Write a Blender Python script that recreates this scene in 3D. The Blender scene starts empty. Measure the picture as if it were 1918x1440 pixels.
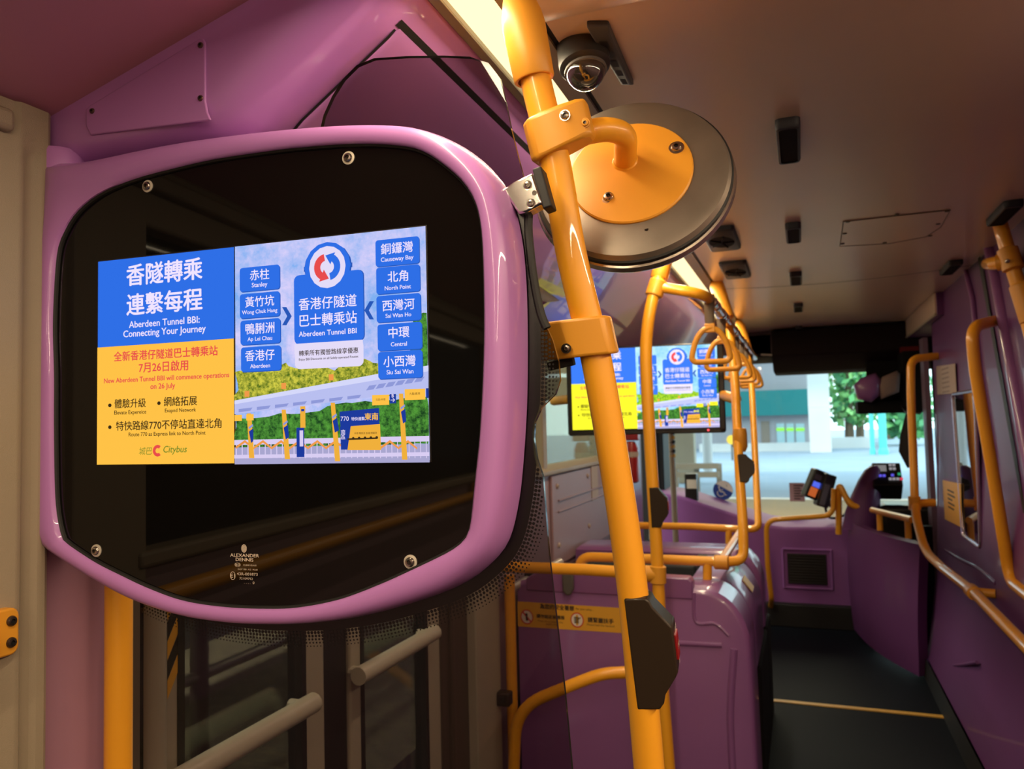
import bpy, bmesh, math, random
from mathutils import Vector, Matrix
random.seed(7)
SC = bpy.context.scene
COL = SC.collection
V = Vector

# ------------------------------------------------------------------ camera
CAM = V((0.0, 0.0, 1.35))
FPX = 1440.0
rad = math.radians
ROT = Matrix.Rotation(rad(20.6), 3, 'Z') @ Matrix.Rotation(rad(90 + 3.1), 3, 'X') @ Matrix.Rotation(rad(-1.4), 3, 'Z')
cd = bpy.data.cameras.new('camera')
cam = bpy.data.objects.new('camera', cd)
COL.objects.link(cam)
cam.location = CAM
cam.rotation_euler = ROT.to_euler()
cd.sensor_width = 36
cd.sensor_fit = 'HORIZONTAL'
cd.lens = FPX / 1918 * 36
cd.clip_start = 0.02
cd.clip_end = 300
cd.dof.use_dof = True
cd.dof.focus_distance = 0.95
cd.dof.aperture_fstop = 8.0
SC.camera = cam

# ------------------------------------------------------------------ colour management, world, sun
SC.view_settings.view_transform = 'Standard'
SC.view_settings.look = 'None'
SC.view_settings.exposure = 0.0
SC.view_settings.gamma = 1.0
SC.view_settings.use_curve_mapping = False
W = bpy.data.worlds.new('sky')
SC.world = W
W.use_nodes = True
bg = W.node_tree.nodes['Background']
bg.inputs[0].default_value = (0.72, 0.93, 1.0, 1)
bg.inputs[1].default_value = 3.4
sd = bpy.data.lights.new('sun', 'SUN')
sd.energy = 2.4
sd.angle = rad(6)
sd.color = (1.0, 0.97, 0.9)
sun = bpy.data.objects.new('sun', sd)
COL.objects.link(sun)
sun.rotation_euler = (rad(38), rad(14), rad(-30))

WARM = (1.0, 0.80, 0.52)


def area(name, loc, sx, sy, power, color, rot=(0, 0, 0)):
    d = bpy.data.lights.new(name, 'AREA')
    d.shape = 'RECTANGLE'
    d.size, d.size_y = sx, sy
    d.energy = power
    d.color = color
    o = bpy.data.objects.new(name, d)
    COL.objects.link(o)
    o.location = loc
    o.rotation_euler = rot
    return o


# the saloon's lamps: strips in both ceiling coves (their diffusers are built with the ceiling)
area('left_cove_lamp_light', (-0.418, 0.6, 1.935), 0.03, 8.4, 54.0, WARM, (0, rad(-8), 0))
area('right_cove_lamp_light', (0.86, -1.4, 1.93), 0.04, 5.6, 78.0, WARM, (0, rad(10), 0))
# lamps under the terminus roof beside the bus
area('terminus_lamp_light', (-5.0, 1.5, 4.2), 1.2, 8.0, 900.0, (0.95, 0.95, 0.75))
area('terminus_front_lamp_light', (-1.5, 11.5, 4.6), 6.0, 5.0, 700.0, (1.0, 0.86, 0.62))


# ------------------------------------------------------------------ measuring helpers
def ray(px, py):
    return ROT @ V(((px - 959.0) / FPX, -(py - 720.0) / FPX, -1.0))


def hx(px, py, X):
    r = ray(px, py)
    return CAM + r * (X / r.x)


def hy(px, py, Y):
    r = ray(px, py)
    return CAM + r * (Y / r.y)


def hz(px, py, Z):
    r = ray(px, py)
    return CAM + r * ((Z - CAM.z) / r.z)


def at(px, py, d):
    return CAM + ray(px, py) * d


# ------------------------------------------------------------------ materials
def lin(h):
    h = h.lstrip('#')
    out = []
    for i in (0, 2, 4):
        c = int(h[i:i + 2], 16) / 255
        out.append(c / 12.92 if c <= 0.04045 else ((c + 0.055) / 1.055) ** 2.4)
    return tuple(out)


MATS = {}


def pm(name, col, rough=0.5, metal=0.0, coat=0.0, bump=0.0, scale=300.0, var=0.0, vscale=6.0, crough=0.06, spec=0.5):
    m = bpy.data.materials.new(name)
    m.use_nodes = True
    nt = m.node_tree
    b = nt.nodes['Principled BSDF']
    if isinstance(col, str):
        col = lin(col)
    b.inputs['Base Color'].default_value = (*col, 1)
    b.inputs['Roughness'].default_value = rough
    b.inputs['Metallic'].default_value = metal
    b.inputs['Coat Weight'].default_value = coat
    b.inputs['Coat Roughness'].default_value = crough
    b.inputs['Specular IOR Level'].default_value = spec
    tc = nt.nodes.new('ShaderNodeTexCoord')
    if bump:
        n = nt.nodes.new('ShaderNodeTexNoise')
        n.inputs['Scale'].default_value = scale
        n.inputs['Detail'].default_value = 3
        nt.links.new(tc.outputs['Object'], n.inputs['Vector'])
        bp = nt.nodes.new('ShaderNodeBump')
        bp.inputs['Strength'].default_value = bump
        bp.inputs['Distance'].default_value = 0.002
        nt.links.new(n.outputs['Fac'], bp.inputs['Height'])
        nt.links.new(bp.outputs['Normal'], b.inputs['Normal'])
    if var:
        n = nt.nodes.new('ShaderNodeTexNoise')
        n.inputs['Scale'].default_value = vscale
        n.inputs['Detail'].default_value = 5
        nt.links.new(tc.outputs['Object'], n.inputs['Vector'])
        r = nt.nodes.new('ShaderNodeMapRange')
        r.inputs['To Min'].default_value = 1 - var
        r.inputs['To Max'].default_value = 1 + var
        nt.links.new(n.outputs['Fac'], r.inputs['Value'])
        mx = nt.nodes.new('ShaderNodeMix')
        mx.data_type = 'RGBA'
        mx.blend_type = 'MULTIPLY'
        mx.inputs[0].default_value = 1
        mx.inputs[6].default_value = (*col, 1)
        nt.links.new(r.outputs[0], mx.inputs[7])
        nt.links.new(mx.outputs[2], b.inputs['Base Color'])
    MATS[name] = m
    return m


def em(name, col, strength=1.0, sample=False):
    m = bpy.data.materials.new(name)
    m.use_nodes = True
    nt = m.node_tree
    nt.nodes.remove(nt.nodes['Principled BSDF'])
    e = nt.nodes.new('ShaderNodeEmission')
    if isinstance(col, str):
        col = lin(col)
    e.inputs[0].default_value = (*col, 1)
    e.inputs[1].default_value = strength
    nt.links.new(e.outputs[0], nt.nodes['Material Output'].inputs[0])
    if not sample:
        m.cycles.emission_sampling = 'NONE'
    MATS[name] = m
    return m


def glass(name, tint, gloss=0.06, rough=0.0):
    m = bpy.data.materials.new(name)
    m.use_nodes = True
    nt = m.node_tree
    nt.nodes.remove(nt.nodes['Principled BSDF'])
    t = nt.nodes.new('ShaderNodeBsdfTransparent')
    t.inputs[0].default_value = (*tint, 1)
    g = nt.nodes.new('ShaderNodeBsdfGlossy')
    g.inputs['Roughness'].default_value = rough
    g.inputs[0].default_value = (1, 1, 1, 1)
    lw = nt.nodes.new('ShaderNodeLayerWeight')
    lw.inputs[0].default_value = 0.25
    mr = nt.nodes.new('ShaderNodeMapRange')
    mr.inputs['To Min'].default_value = gloss * 0.6
    mr.inputs['To Max'].default_value = min(1.0, gloss * 7)
    nt.links.new(lw.outputs['Fresnel'], mr.inputs['Value'])
    mx = nt.nodes.new('ShaderNodeMixShader')
    nt.links.new(mr.outputs[0], mx.inputs[0])
    nt.links.new(t.outputs[0], mx.inputs[1])
    nt.links.new(g.outputs[0], mx.inputs[2])
    nt.links.new(mx.outputs[0], nt.nodes['Material Output'].inputs[0])
    MATS[name] = m
    return m


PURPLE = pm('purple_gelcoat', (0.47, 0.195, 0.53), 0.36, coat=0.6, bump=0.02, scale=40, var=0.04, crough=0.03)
PURPLE3 = pm('dark_purple_moulding', (0.13, 0.036, 0.145), 0.5, coat=0.22, bump=0.02, scale=60, var=0.06, crough=0.06, spec=0.3)  # same purple as the display frame, right-hand shade put into the colour
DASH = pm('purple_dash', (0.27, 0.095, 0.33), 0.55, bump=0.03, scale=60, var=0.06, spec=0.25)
PANELP = pm('mauve_purple_panel', (0.34, 0.17, 0.24), 0.5, bump=0.08, scale=600, var=0.03)
MATTE = pm('matte_black', (0.010, 0.009, 0.009), 0.85, spec=0.12)
PURPLE2 = pm('purple_moulding', (0.235, 0.088, 0.255), 0.36, coat=0.5, bump=0.03, scale=60, var=0.06, crough=0.08)
MAUVE = pm('mauve_trim', (0.30, 0.19, 0.215), 0.5, bump=0.1, scale=500, var=0.04)
YELLOW = pm('yellow_powder_coat', (0.88, 0.37, 0.015), 0.42, coat=0.45, bump=0.012, scale=60, crough=0.03)
YELLOW2 = pm('yellow_moulding', (0.74, 0.315, 0.025), 0.42, bump=0.03, scale=400)
BEIGE = pm('beige_textured_trim', (0.30, 0.235, 0.16), 0.5, bump=0.35, scale=900, var=0.05)
GREYB = pm('grey_beige_frame', (0.40, 0.35, 0.26), 0.45, bump=0.05, scale=500, var=0.04)
CEIL = pm('ceiling_panel', (0.68, 0.52, 0.40), 0.38, coat=0.35, bump=0.03, scale=700, var=0.06, vscale=2.5, crough=0.22)
BLACK = pm('black_plastic', (0.012, 0.010, 0.009), 0.35, bump=0.05, scale=800)
BROWNBLK = pm('dark_brown_plastic', (0.030, 0.019, 0.012), 0.36, coat=0.07, bump=0.02, scale=400, spec=0.2)
RUBBER = pm('black_rubber', (0.008, 0.007, 0.007), 0.6, bump=0.1, scale=500)
CHARC = pm('charcoal_cushion', (0.045, 0.05, 0.055), 0.7, bump=0.2, scale=600)
CHROME = pm('chrome', (0.82, 0.78, 0.74), 0.12, metal=1, bump=0.03, scale=30)
STEEL = pm('dull_steel', (0.27, 0.225, 0.185), 0.45, metal=0.75, bump=0.08, scale=14, var=0.22, vscale=18)
SCREW = pm('screw_steel', (0.5, 0.45, 0.4), 0.22, metal=1, bump=0.02)
DSCREW = pm('dark_screw', (0.09, 0.07, 0.06), 0.3, metal=0.8)
PANEL = pm('black_display_glass', (0.004, 0.0035, 0.003), 0.03, bump=0.0, spec=0.38)
FRIT = pm('black_ceramic_print', (0.006, 0.005, 0.005), 0.25)
DARKFLOOR = pm('dark_speckled_floor', (0.008, 0.010, 0.016), 0.6, bump=0.15, scale=900, var=0.5, vscale=260, spec=0.05)
GREYPL = pm('grey_plastic', (0.10, 0.09, 0.085), 0.45, bump=0.06, scale=700)
RED = pm('red_plastic', (0.27, 0.008, 0.010), 0.35)
PAPER = pm('notice_paper', (0.42, 0.33, 0.28), 0.7)
INK = pm('printed_ink', (0.03, 0.02, 0.015), 0.6)
LABELY = pm('yellow_notice_film', (0.74, 0.38, 0.035), 0.45)
WHITEP = pm('white_print', (0.75, 0.68, 0.6), 0.5)
REDP = pm('red_print', (0.6, 0.03, 0.02), 0.5)
BLUEP = pm('blue_print', (0.02, 0.06, 0.30), 0.4)
GLASS_S = glass('smoked_glass', (0.60, 0.57, 0.58), 0.022)
GLASS_D = glass('door_glass', (0.62, 0.66, 0.60), 0.05)
GLASS_W = glass('windscreen_glass', (0.93, 0.98, 0.97), 0.02)
GLASS_EDGE = pm('glass_edge', (0.02, 0.017, 0.012), 0.12, coat=0.5)
LAMP = em('lamp_diffuser', (1.0, 0.80, 0.42), 1.6)
STRAP = pm('brown_strap', (0.16, 0.11, 0.07), 0.6)
ETCH = pm('pale_etching', (0.75, 0.62, 0.5), 0.6)


# ------------------------------------------------------------------ mesh builder
def frame_from(n):
    n = n.normalized()
    a = V((0, 0, 1)) if abs(n.z) < 0.9 else V((0, 1, 0))
    u = a.cross(n).normalized()
    return u, n.cross(u).normalized(), n


TXT = {}


def text_geo(body):
    k = body
    if k not in TXT:
        c = bpy.data.curves.new('lettering', 'FONT')
        c.body = body
        c.size = 1
        c.resolution_u = 3
        o = bpy.data.objects.new('lettering', c)
        COL.objects.link(o)
        dg = bpy.context.evaluated_depsgraph_get()
        dg.update()
        m = bpy.data.meshes.new_from_object(o.evaluated_get(dg))
        vs = [(v.co.x, v.co.y) for v in m.vertices]
        fs = [tuple(p.vertices) for p in m.polygons]
        bpy.data.objects.remove(o)
        bpy.data.curves.remove(c)
        bpy.data.meshes.remove(m)
        xs = [a for a, b in vs]
        ys = [b for a, b in vs]
        TXT[k] = (vs, fs, min(xs), max(xs), min(ys), max(ys))
    return TXT[k]


class MB:
    def __init__(self):
        self.v, self.f, self.m, self.s = [], [], [], []

    def add(self, vs, fs, mat=0, smooth=True):
        b = len(self.v)
        self.v += [V(p) for p in vs]
        for f in fs:
            self.f.append(tuple(b + i for i in f))
            self.m.append(mat)
            self.s.append(smooth)
        return self

    def box(self, a, b, mat=0):
        x0, y0, z0 = a
        x1, y1, z1 = b
        vs = [(x, y, z) for x in (x0, x1) for y in (y0, y1) for z in (z0, z1)]
        return self.add(vs, [(0, 1, 3, 2), (4, 6, 7, 5), (0, 4, 5, 1), (2, 3, 7, 6), (0, 2, 6, 4), (1, 5, 7, 3)], mat)

    def obox(self, c, ux, uy, uz, mat=0):
        c = V(c)
        vs = [c + ux * i + uy * j + uz * k for i in (-1, 1) for j in (-1, 1) for k in (-1, 1)]
        return self.add(vs, [(0, 1, 3, 2), (4, 6, 7, 5), (0, 4, 5, 1), (2, 3, 7, 6), (0, 2, 6, 4), (1, 5, 7, 3)], mat)

    def loft(self, rings, mat=0, closed=True, cap=(True, True), mats=None):
        n = len(rings[0])
        vs = [p for r in rings for p in r]
        fs, ms = [], []
        for i in range(len(rings) - 1):
            for j in range(n if closed else n - 1):
                k = (j + 1) % n
                fs.append((i * n + j, i * n + k, (i + 1) * n + k, (i + 1) * n + j))
                ms.append(mats[i] if mats else mat)
        if closed and cap[0]:
            fs.append(tuple(range(n))[::-1])
            ms.append(mats[0] if mats else mat)
        if closed and cap[1]:
            fs.append(tuple((len(rings) - 1) * n + j for j in range(n)))
            ms.append(mats[-1] if mats else mat)
        b = len(self.v)
        self.v += [V(p) for p in vs]
        for f, m_ in zip(fs, ms):
            self.f.append(tuple(b + i for i in f))
            self.m.append(m_)
            self.s.append(True)
        return self

    def tube(self, pts, r, n=16, mat=0, caps=True, sq=1.0):
        pts = [V(p) for p in pts]
        rr = r if isinstance(r, (list, tuple)) else [r] * len(pts)
        t0 = (pts[1] - pts[0]).normalized()
        u, w, _ = frame_from(t0)
        rings = []
        for i, p in enumerate(pts):
            if i == 0:
                t = (pts[1] - pts[0])
            elif i == len(pts) - 1:
                t = (pts[-1] - pts[-2])
            else:
                t = (pts[i + 1] - pts[i]).normalized() + (pts[i] - pts[i - 1]).normalized()
            t = t.normalized()
            u = (u - t * u.dot(t)).normalized()
            w = t.cross(u)
            rings.append([p + (u * math.cos(a) + w * math.sin(a) * sq) * rr[i]
                          for a in (2 * math.pi * k / n for k in range(n))])
        return self.loft(rings, mat, True, (caps, caps))

    def prism(self, pts, ext, mat=0, side=None):
        n = len(pts)
        pts = [V(p) for p in pts]
        ext = V(ext)
        self.add(pts, [tuple(range(n))], mat)
        self.add([p + ext for p in pts], [tuple(range(n))[::-1]], mat)
        self.add(pts + [p + ext for p in pts],
                 [(i, (i + 1) % n, n + (i + 1) % n, n + i) for i in range(n)], mat if side is None else side)
        return self

    def poly(self, pts, mat=0):
        return self.add(pts, [tuple(range(len(pts)))], mat)

    def lathe(self, o, axis, prof, n=32, mat=0, cap=(True, True), mats=None):
        u, w, a = frame_from(V(axis))
        o = V(o)
        rings = [[o + a * h + (u * math.cos(t) + w * math.sin(t)) * max(r, 1e-4)
                  for t in (2 * math.pi * k / n for k in range(n))] for r, h in prof]
        return self.loft(rings, mat, True, cap, mats)

    def disc(self, o, axis, r, n=24, mat=0):
        u, w, a = frame_from(V(axis))
        return self.poly([V(o) + (u * math.cos(t) + w * math.sin(t)) * r for t in (2 * math.pi * k / n for k in range(n))], mat)

    def ring(self, o, u, w, r0, r1, n=32, mat=0):
        o = V(o)
        rings = [[o + (u * math.cos(t) + w * math.sin(t)) * r for t in (2 * math.pi * k / n for k in range(n))] for r in (r0, r1)]
        return self.loft(rings, mat, True, (False, False))

    def sphere(self, o, r, n=16, mat=0, sc=(1, 1, 1)):
        o = V(o)
        rings = []
        for i in range(1, n):
            ph = math.pi * i / n
            rings.append([o + V((math.sin(ph) * math.cos(t) * r * sc[0], math.sin(ph) * math.sin(t) * r * sc[1], math.cos(ph) * r * sc[2]))
                          for t in (2 * math.pi * k / (2 * n) for k in range(2 * n))])
        return self.loft(rings, mat)

    def text(self, body, c, u, w, width=None, height=None, mat=0, bold=0.0, slant=0.0, sy=1.0):
        vs, fs, x0, x1, y0, y1 = text_geo(body)
        s = width / (x1 - x0) if width else height / (y1 - y0)
        cx, cy = (x0 + x1) / 2, (y0 + y1) / 2
        c = V(c)
        n_ = u.cross(w).normalized()
        offs = [(0, 0)] if bold <= 0 else [(-bold, 0), (bold, 0), (0, bold * 0.7), (0, -bold * 0.7)]
        for i, (ox, oy) in enumerate(offs):
            self.add([c + u * ((x + ox - cx + slant * (y - cy)) * s) + w * ((y + oy - cy) * s * sy) + n_ * (i * 0.00002) for x, y in vs], fs, mat)
        return self

    def build(self, name, mats, parent=None, bevel=0.0, seg=3, angle=35, sub=0):
        L = V((0, 0, 0))
        p = parent
        while p is not None:
            L += p.location
            p = p.parent
        loc = V((0, 0, 0))
        if parent is None:
            xs = [q.x for q in self.v]
            ys = [q.y for q in self.v]
            loc = V(((min(xs) + max(xs)) / 2, (min(ys) + max(ys)) / 2, min(q.z for q in self.v)))
            L = loc
        me = bpy.data.meshes.new(name)
        me.from_pydata([q - L for q in self.v], [], self.f)
        if not isinstance(mats, (list, tuple)):
            mats = [mats]
        for m_ in mats:
            me.materials.append(m_)
        for pl, m_, s_ in zip(me.polygons, self.m, self.s):
            pl.material_index = m_
            pl.use_smooth = s_
        bm = bmesh.new()
        bm.from_mesh(me)
        bmesh.ops.remove_doubles(bm, verts=bm.verts, dist=1e-6)
        bmesh.ops.recalc_face_normals(bm, faces=bm.faces)
        bm.to_mesh(me)
        bm.free()
        me.set_sharp_from_angle(angle=rad(angle))
        o = bpy.data.objects.new(name, me)
        COL.objects.link(o)
        o.location = loc
        if parent is not None:
            o.parent = parent
        if bevel:
            md = o.modifiers.new('bevel', 'BEVEL')
            md.width = bevel
            md.segments = seg
            md.limit_method = 'ANGLE'
            md.angle_limit = rad(40)
            md.harden_normals = False
        if sub:
            md = o.modifiers.new('smooth', 'SUBSURF')
            md.levels = md.render_levels = sub
        return o


def tag(o, label, cat, group=None, kind=None):
    o['label'] = label
    o['category'] = cat
    if group:
        o['group'] = group
    if kind:
        o['kind'] = kind
    return o


def thing(name, loc, label, cat, group=None):
    o = bpy.data.objects.new(name, None)
    o.empty_display_size = 0.05
    COL.objects.link(o)
    o.location = loc
    return tag(o, label, cat, group)


def struct(o, label=None):
    o['kind'] = 'structure'
    if label:
        o['label'] = label
    return o


def bend(pts, r, n=6):
    """round the inner corners of a polyline with arcs of about radius r"""
    pts = [V(p) for p in pts]
    rs = r if isinstance(r, (list, tuple)) else [r] * (len(pts) - 2)
    out = [pts[0]]
    for i in range(1, len(pts) - 1):
        a, b, c = pts[i - 1], pts[i], pts[i + 1]
        d = min(rs[i - 1], (a - b).length * 0.48, (c - b).length * 0.48)
        p0, p1 = b + (a - b).normalized() * d, b + (c - b).normalized() * d
        for k in range(n + 1):
            t = k / n
            out.append(p0 * (1 - t) ** 2 + b * 2 * t * (1 - t) + p1 * t * t)
    out.append(pts[-1])
    return out


def spline(pts, n=6, closed=False):
    """Catmull-Rom through the points (any dimension vectors)"""
    pts = [V(p) for p in pts]
    N = len(pts)
    out = []
    for i in range(N if closed else N - 1):
        if closed:
            p0, p1, p2, p3 = pts[(i - 1) % N], pts[i], pts[(i + 1) % N], pts[(i + 2) % N]
        else:
            p0, p1, p2, p3 = pts[max(i - 1, 0)], pts[i], pts[i + 1], pts[min(i + 2, N - 1)]
        for k in range(n):
            t = k / n
            out.append(0.5 * ((2 * p1) + (p2 - p0) * t + (2 * p0 - 5 * p1 + 4 * p2 - p3) * t * t + (3 * p1 - p0 - 3 * p2 + p3) * t ** 3))
    if not closed:
        out.append(pts[-1])
    return out


def rrect(w, h, r, n=6):
    """rounded rectangle outline centred on 0 as (x, y)"""
    out = []
    for cx, cy, a0 in ((w / 2 - r, h / 2 - r, 0), (-w / 2 + r, h / 2 - r, 90), (-w / 2 + r, -h / 2 + r, 180), (w / 2 - r, -h / 2 + r, 270)):
        for k in range(n + 1):
            a = rad(a0 + 90 * k / n)
            out.append((cx + r * math.cos(a), cy + r * math.sin(a)))
    return out


def cap_screw(mb, o, n, r, mat=0, dark=1):
    """button head with a socket"""
    mb.lathe(o, n, [(r, 0), (r, r * 0.25), (r * 0.8, r * 0.55), (r * 0.45, r * 0.62)], 20, mat, (False, False))
    mb.lathe(o, n, [(r * 0.45, r * 0.62), (r * 0.42, r * 0.2), (0.0001, r * 0.18)], 6, dark, (False, False))

# ================================================================== the bus shell
XL = -1.06
# floor and the dark step below the windscreen
struct(MB().box((-1.06, -4.6, -0.06), (1.25, 5.44, 0.0)).build('floor', DARKFLOOR))
mb = MB()
mb.box((-0.24, 3.952, 0.0), (0.545, 3.985, 0.004))
tag(mb.build('floor_line', pm('yellow_floor_strip', (0.62, 0.36, 0.06), 0.5, var=0.15, vscale=60)),
    'thin yellow line across the dark aisle floor', 'floor marking')

# ceiling: one flat lining with a bowed joint, a lip near the camera, side flange and shadow gap
mb = MB()
mb.box((-0.333, 1.06, 1.95), (0.675, 6.4, 1.99))
mb.box((-0.333, -4.6, 1.952), (0.675, 1.06, 1.99))
mb.loft([[(-0.333, y, z), (0.675, y, z)] for y, z in ((0.985, 1.951), (1.0, 1.943), (1.03, 1.941), (1.055, 1.944), (1.066, 1.951))], 0, False)
mb.box((0.675, -4.6, 1.95), (0.80, 2.3, 1.99))
ceil = struct(mb.build('ceiling', CEIL))
mb = MB()
for i in range(24):
    x0, x1 = -0.33 + i * 0.0415, -0.33 + (i + 1) * 0.0415
    f = lambda x: 3.66 - 0.16 * ((x - 0.1) / 0.45) ** 2 * 0.6
    mb.add([(x0, f(x0), 1.9494), (x1, f(x1), 1.9494), (x1, f(x1) + 0.010, 1.9494), (x0, f(x0) + 0.010, 1.9494)], [(0, 1, 2, 3)])
mb.build('joint', pm('brown_joint', (0.10, 0.06, 0.03), 0.6), ceil)
mb = MB()
mb.box((-0.382, -4.6, 1.951), (-0.345, 5.6, 1.985))
mb.build('flange', GREYB, ceil)
mb = MB()
mb.box((-0.347, -4.6, 1.957), (-0.331, 5.6, 1.985))
mb.build('shadow_gap', RUBBER, ceil)

# lamp strip in the left cove, in three lengths with visible joints
t = thing('ceiling_lamp_strip', (-0.415, 0.6, 1.95), 'long glowing lamp strip along the left edge of the ceiling', 'lamp')
for a, b in ((-4.4, -1.2), (-1.196, 3.10), (3.104, 5.5)):
    MB().box((-0.444, a, 1.952), (-0.382, b, 1.96)).build('diffuser', LAMP, t)
mb = MB()
mb.box((-0.462, -4.4, 1.943), (-0.444, 5.5, 1.975))
mb.box((-0.447, -4.4, 1.941), (-0.4445, 5.5, 1.945))
mb.build('trim_rail', GREYB, t, bevel=0.002)
t = thing('ceiling_lamp_strip', (0.85, -1.4, 1.95), 'glowing lamp strip above the right-hand seats out of the frame', 'lamp')
MB().box((0.82, -4.4, 1.951), (0.89, 1.6, 1.96)).build('diffuser', LAMP, t)

# rear cove over the seats behind the door
mb = MB()
mb.loft([[(-1.07, y, 1.832), (-0.68, y, 1.936), (-0.55, y, 1.958), (-0.462, y, 1.958), (-0.462, y, 1.99), (-1.07, y, 1.99)] for y in (-4.6, 0.86)], 0, True)
struct(mb.build('trim_1', pm('plum_cove_lining', (0.52, 0.22, 0.29), 0.45, bump=0.08, scale=700)))

# door header: a moulded box above the exit door, rear face rounded into the long side
PROF = [(-1.07, 1.765), (-0.76, 1.765), (-0.72, 1.770), (-0.69, 1.784), (-0.665, 1.805), (-0.53, 1.893), (-0.478, 1.926), (-0.463, 1.944), (-0.463, 1.995), (-1.07, 1.995)]


def hsec(y, d):
    out = []
    for i, (x, z) in enumerate(PROF):
        if i in (1, 2, 3, 4):
            out.append((x - d * 0.8, y, z + d * 0.35))
        elif i in (5, 6):
            out.append((x - d * 0.75, y, z + d * 0.35))
        elif i == 7:
            out.append((x - d * 0.4, y, z + d * 0.1))
        elif i == 0:
            out.append((x, y, z + d * 0.35))
        else:
            out.append((x, y, z))
    return out


mb = MB()
R = 0.085
rings = [hsec(0.828, R)] + [hsec(0.828 + R * (1 - math.cos(a)), R * (1 - math.sin(a))) for a in [rad(9 * k) for k in range(1, 11)]] + [hsec(2.46, 0)]
mb.loft(rings, 0)
header = struct(mb.build('trim_2', PURPLE, angle=50))
# the long cover over the door gear, its black gap, and the thin gap at its rear end
mb = MB()
cov = [(-0.505, 1.9105), (-0.52, 1.8985), (-0.665, 1.804), (-0.69, 1.783), (-0.72, 1.769)]
nrm = V((0.55, 0, -0.83)) * 0.004
mb.loft([[V((x, y, z)) + nrm * k for x, z in cov] for y, k in ((0.928, 0.2), (0.931, 0.8), (0.94, 1), (2.4, 1))], 0, False)
mb.build('cover_panel', PURPLE, header)
mb = MB()
mb.loft([[V((x, y, z)) + nrm * 0.6 for x, z in ((-0.506, 1.9105), (-0.496, 1.9165))] for y in (0.918, 2.4)], 0, False)
mb.loft([[V((x, y, z)) + nrm * 0.2 for x, z in cov] for y in (0.922, 0.927)], 0, False)
mb.build('gap', RUBBER, header)
# cove ahead of the door
mb = MB()
P2 = [(-1.07, 1.655), (-0.95, 1.70), (-0.70, 1.80), (-0.53, 1.893), (-0.478, 1.926), (-0.463, 1.944), (-0.463, 1.995), (-1.07, 1.995)]
mb.loft([[(x, y, z) for x, z in P2] for y in (2.46, 5.6)], 0)
struct(mb.build('trim_3', PURPLE, angle=50))
# grey arch moulding over the entrance at the front left
mb = MB()
pts = [V((-0.50 - 0.10 * (1 - math.cos(a)) / 1 - 0.30 * (1 - math.sin(a)), 4.55, 1.66 + 0.10 * math.sin(a))) for a in [rad(15 * k) for k in range(7)]]
pts = [V((-0.98, 4.5, 1.60)), V((-0.90, 4.5, 1.655)), V((-0.78, 4.5, 1.705)), V((-0.64, 4.5, 1.735)), V((-0.5, 4.5, 1.745))]
mb.tube(spline(pts, 5), 0.022, 10)
mb.box((-1.05, 4.5, 1.53), (-0.45, 5.6, 1.64), 1)
struct(mb.build('trim_4', [GREYPL, RUBBER]))

# ---- left wall
mb = MB()
mb.box((XL - 0.05, -4.6, 0.0), (XL, 0.825, 1.13))
struct(mb.build('wall_left_rear', MAUVE))
mb = MB()
mb.box((XL - 0.05, -4.6, 1.72), (XL + 0.012, 0.62, 1.84))
mb.box((XL - 0.05, -4.6, 1.12), (XL + 0.02, 0.62, 1.15))
mb.box((XL - 0.02, -4.6, 1.783), (XL + 0.034, 0.757, 1.816))
for y in (-1.72, -4.2):
    mb.box((XL - 0.04, y - 0.06, 1.15), (XL + 0.016, y + 0.06, 1.72))
struct(mb.build('trim_5', BEIGE, bevel=0.008))
mb = MB()
mb.box((XL - 0.035, -4.6, 1.14), (XL - 0.029, 0.66, 1.73))
struct(mb.build('window_1', glass('night_glass', (0.10, 0.10, 0.10), 0.05)))
# beige pillar between the window and the purple panel
mb = MB()
FLAT = [(XL - 0.05, 0.60), (XL + 0.014, 0.60), (XL + 0.020, 0.756), (XL + 0.026, 0.766), (XL + 0.026, 0.774), (XL + 0.026, 0.780), (XL + 0.026, 0.794),
        (XL + 0.026, 0.800), (XL + 0.026, 0.812), (XL + 0.020, 0.820), (XL + 0.004, 0.8215), (XL - 0.05, 0.8215)]
GRV = [(x - (0.007 if i in (5, 6) else 0), y) for i, (x, y) in enumerate(FLAT)]
TOP = [(x, y + (0.008 if i == 2 else 0.004 if i == 3 else 0)) for i, (x, y) in enumerate(FLAT)]
mb.loft([[(x, y, z) for x, y in q] for q, z in ((GRV, 0.0), (GRV, 1.755), (FLAT, 1.775), (TOP, 1.80), (TOP, 1.834))], 0)
struct(mb.build('trim_6', BEIGE))
# purple panel between pillar and door
mb = MB()
mb.box((XL - 0.05, 0.822, 0.0), (XL, 0.975, 1.84))
struct(mb.build('wall_left_panel', PANELP, bevel=0.006))
# door jambs, threshold
mb = MB()
mb.box((XL - 0.05, 0.972, 0.0), (XL + 0.004, 1.012, 1.77), 1)
mb.tube([(XL - 0.008, 1.037, 0.0), (XL - 0.008, 1.037, 1.77)], 0.027, 20, 0)
mb.box((XL - 0.06, 2.15, 0.0), (XL - 0.0, 2.35, 1.77), 1)
mb.box((XL - 0.06, 2.2, 0.0), (XL + 0.012, 2.225, 1.77), 1)
mb.box((XL - 0.06, 2.35, 0.0), (XL + 0.03, 2.56, 1.77), 0)
struct(mb.build('trim_7', [GREYB, pm('brown_door_jamb', (0.07, 0.05, 0.035), 0.5, bump=0.05)], bevel=0.006))


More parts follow.
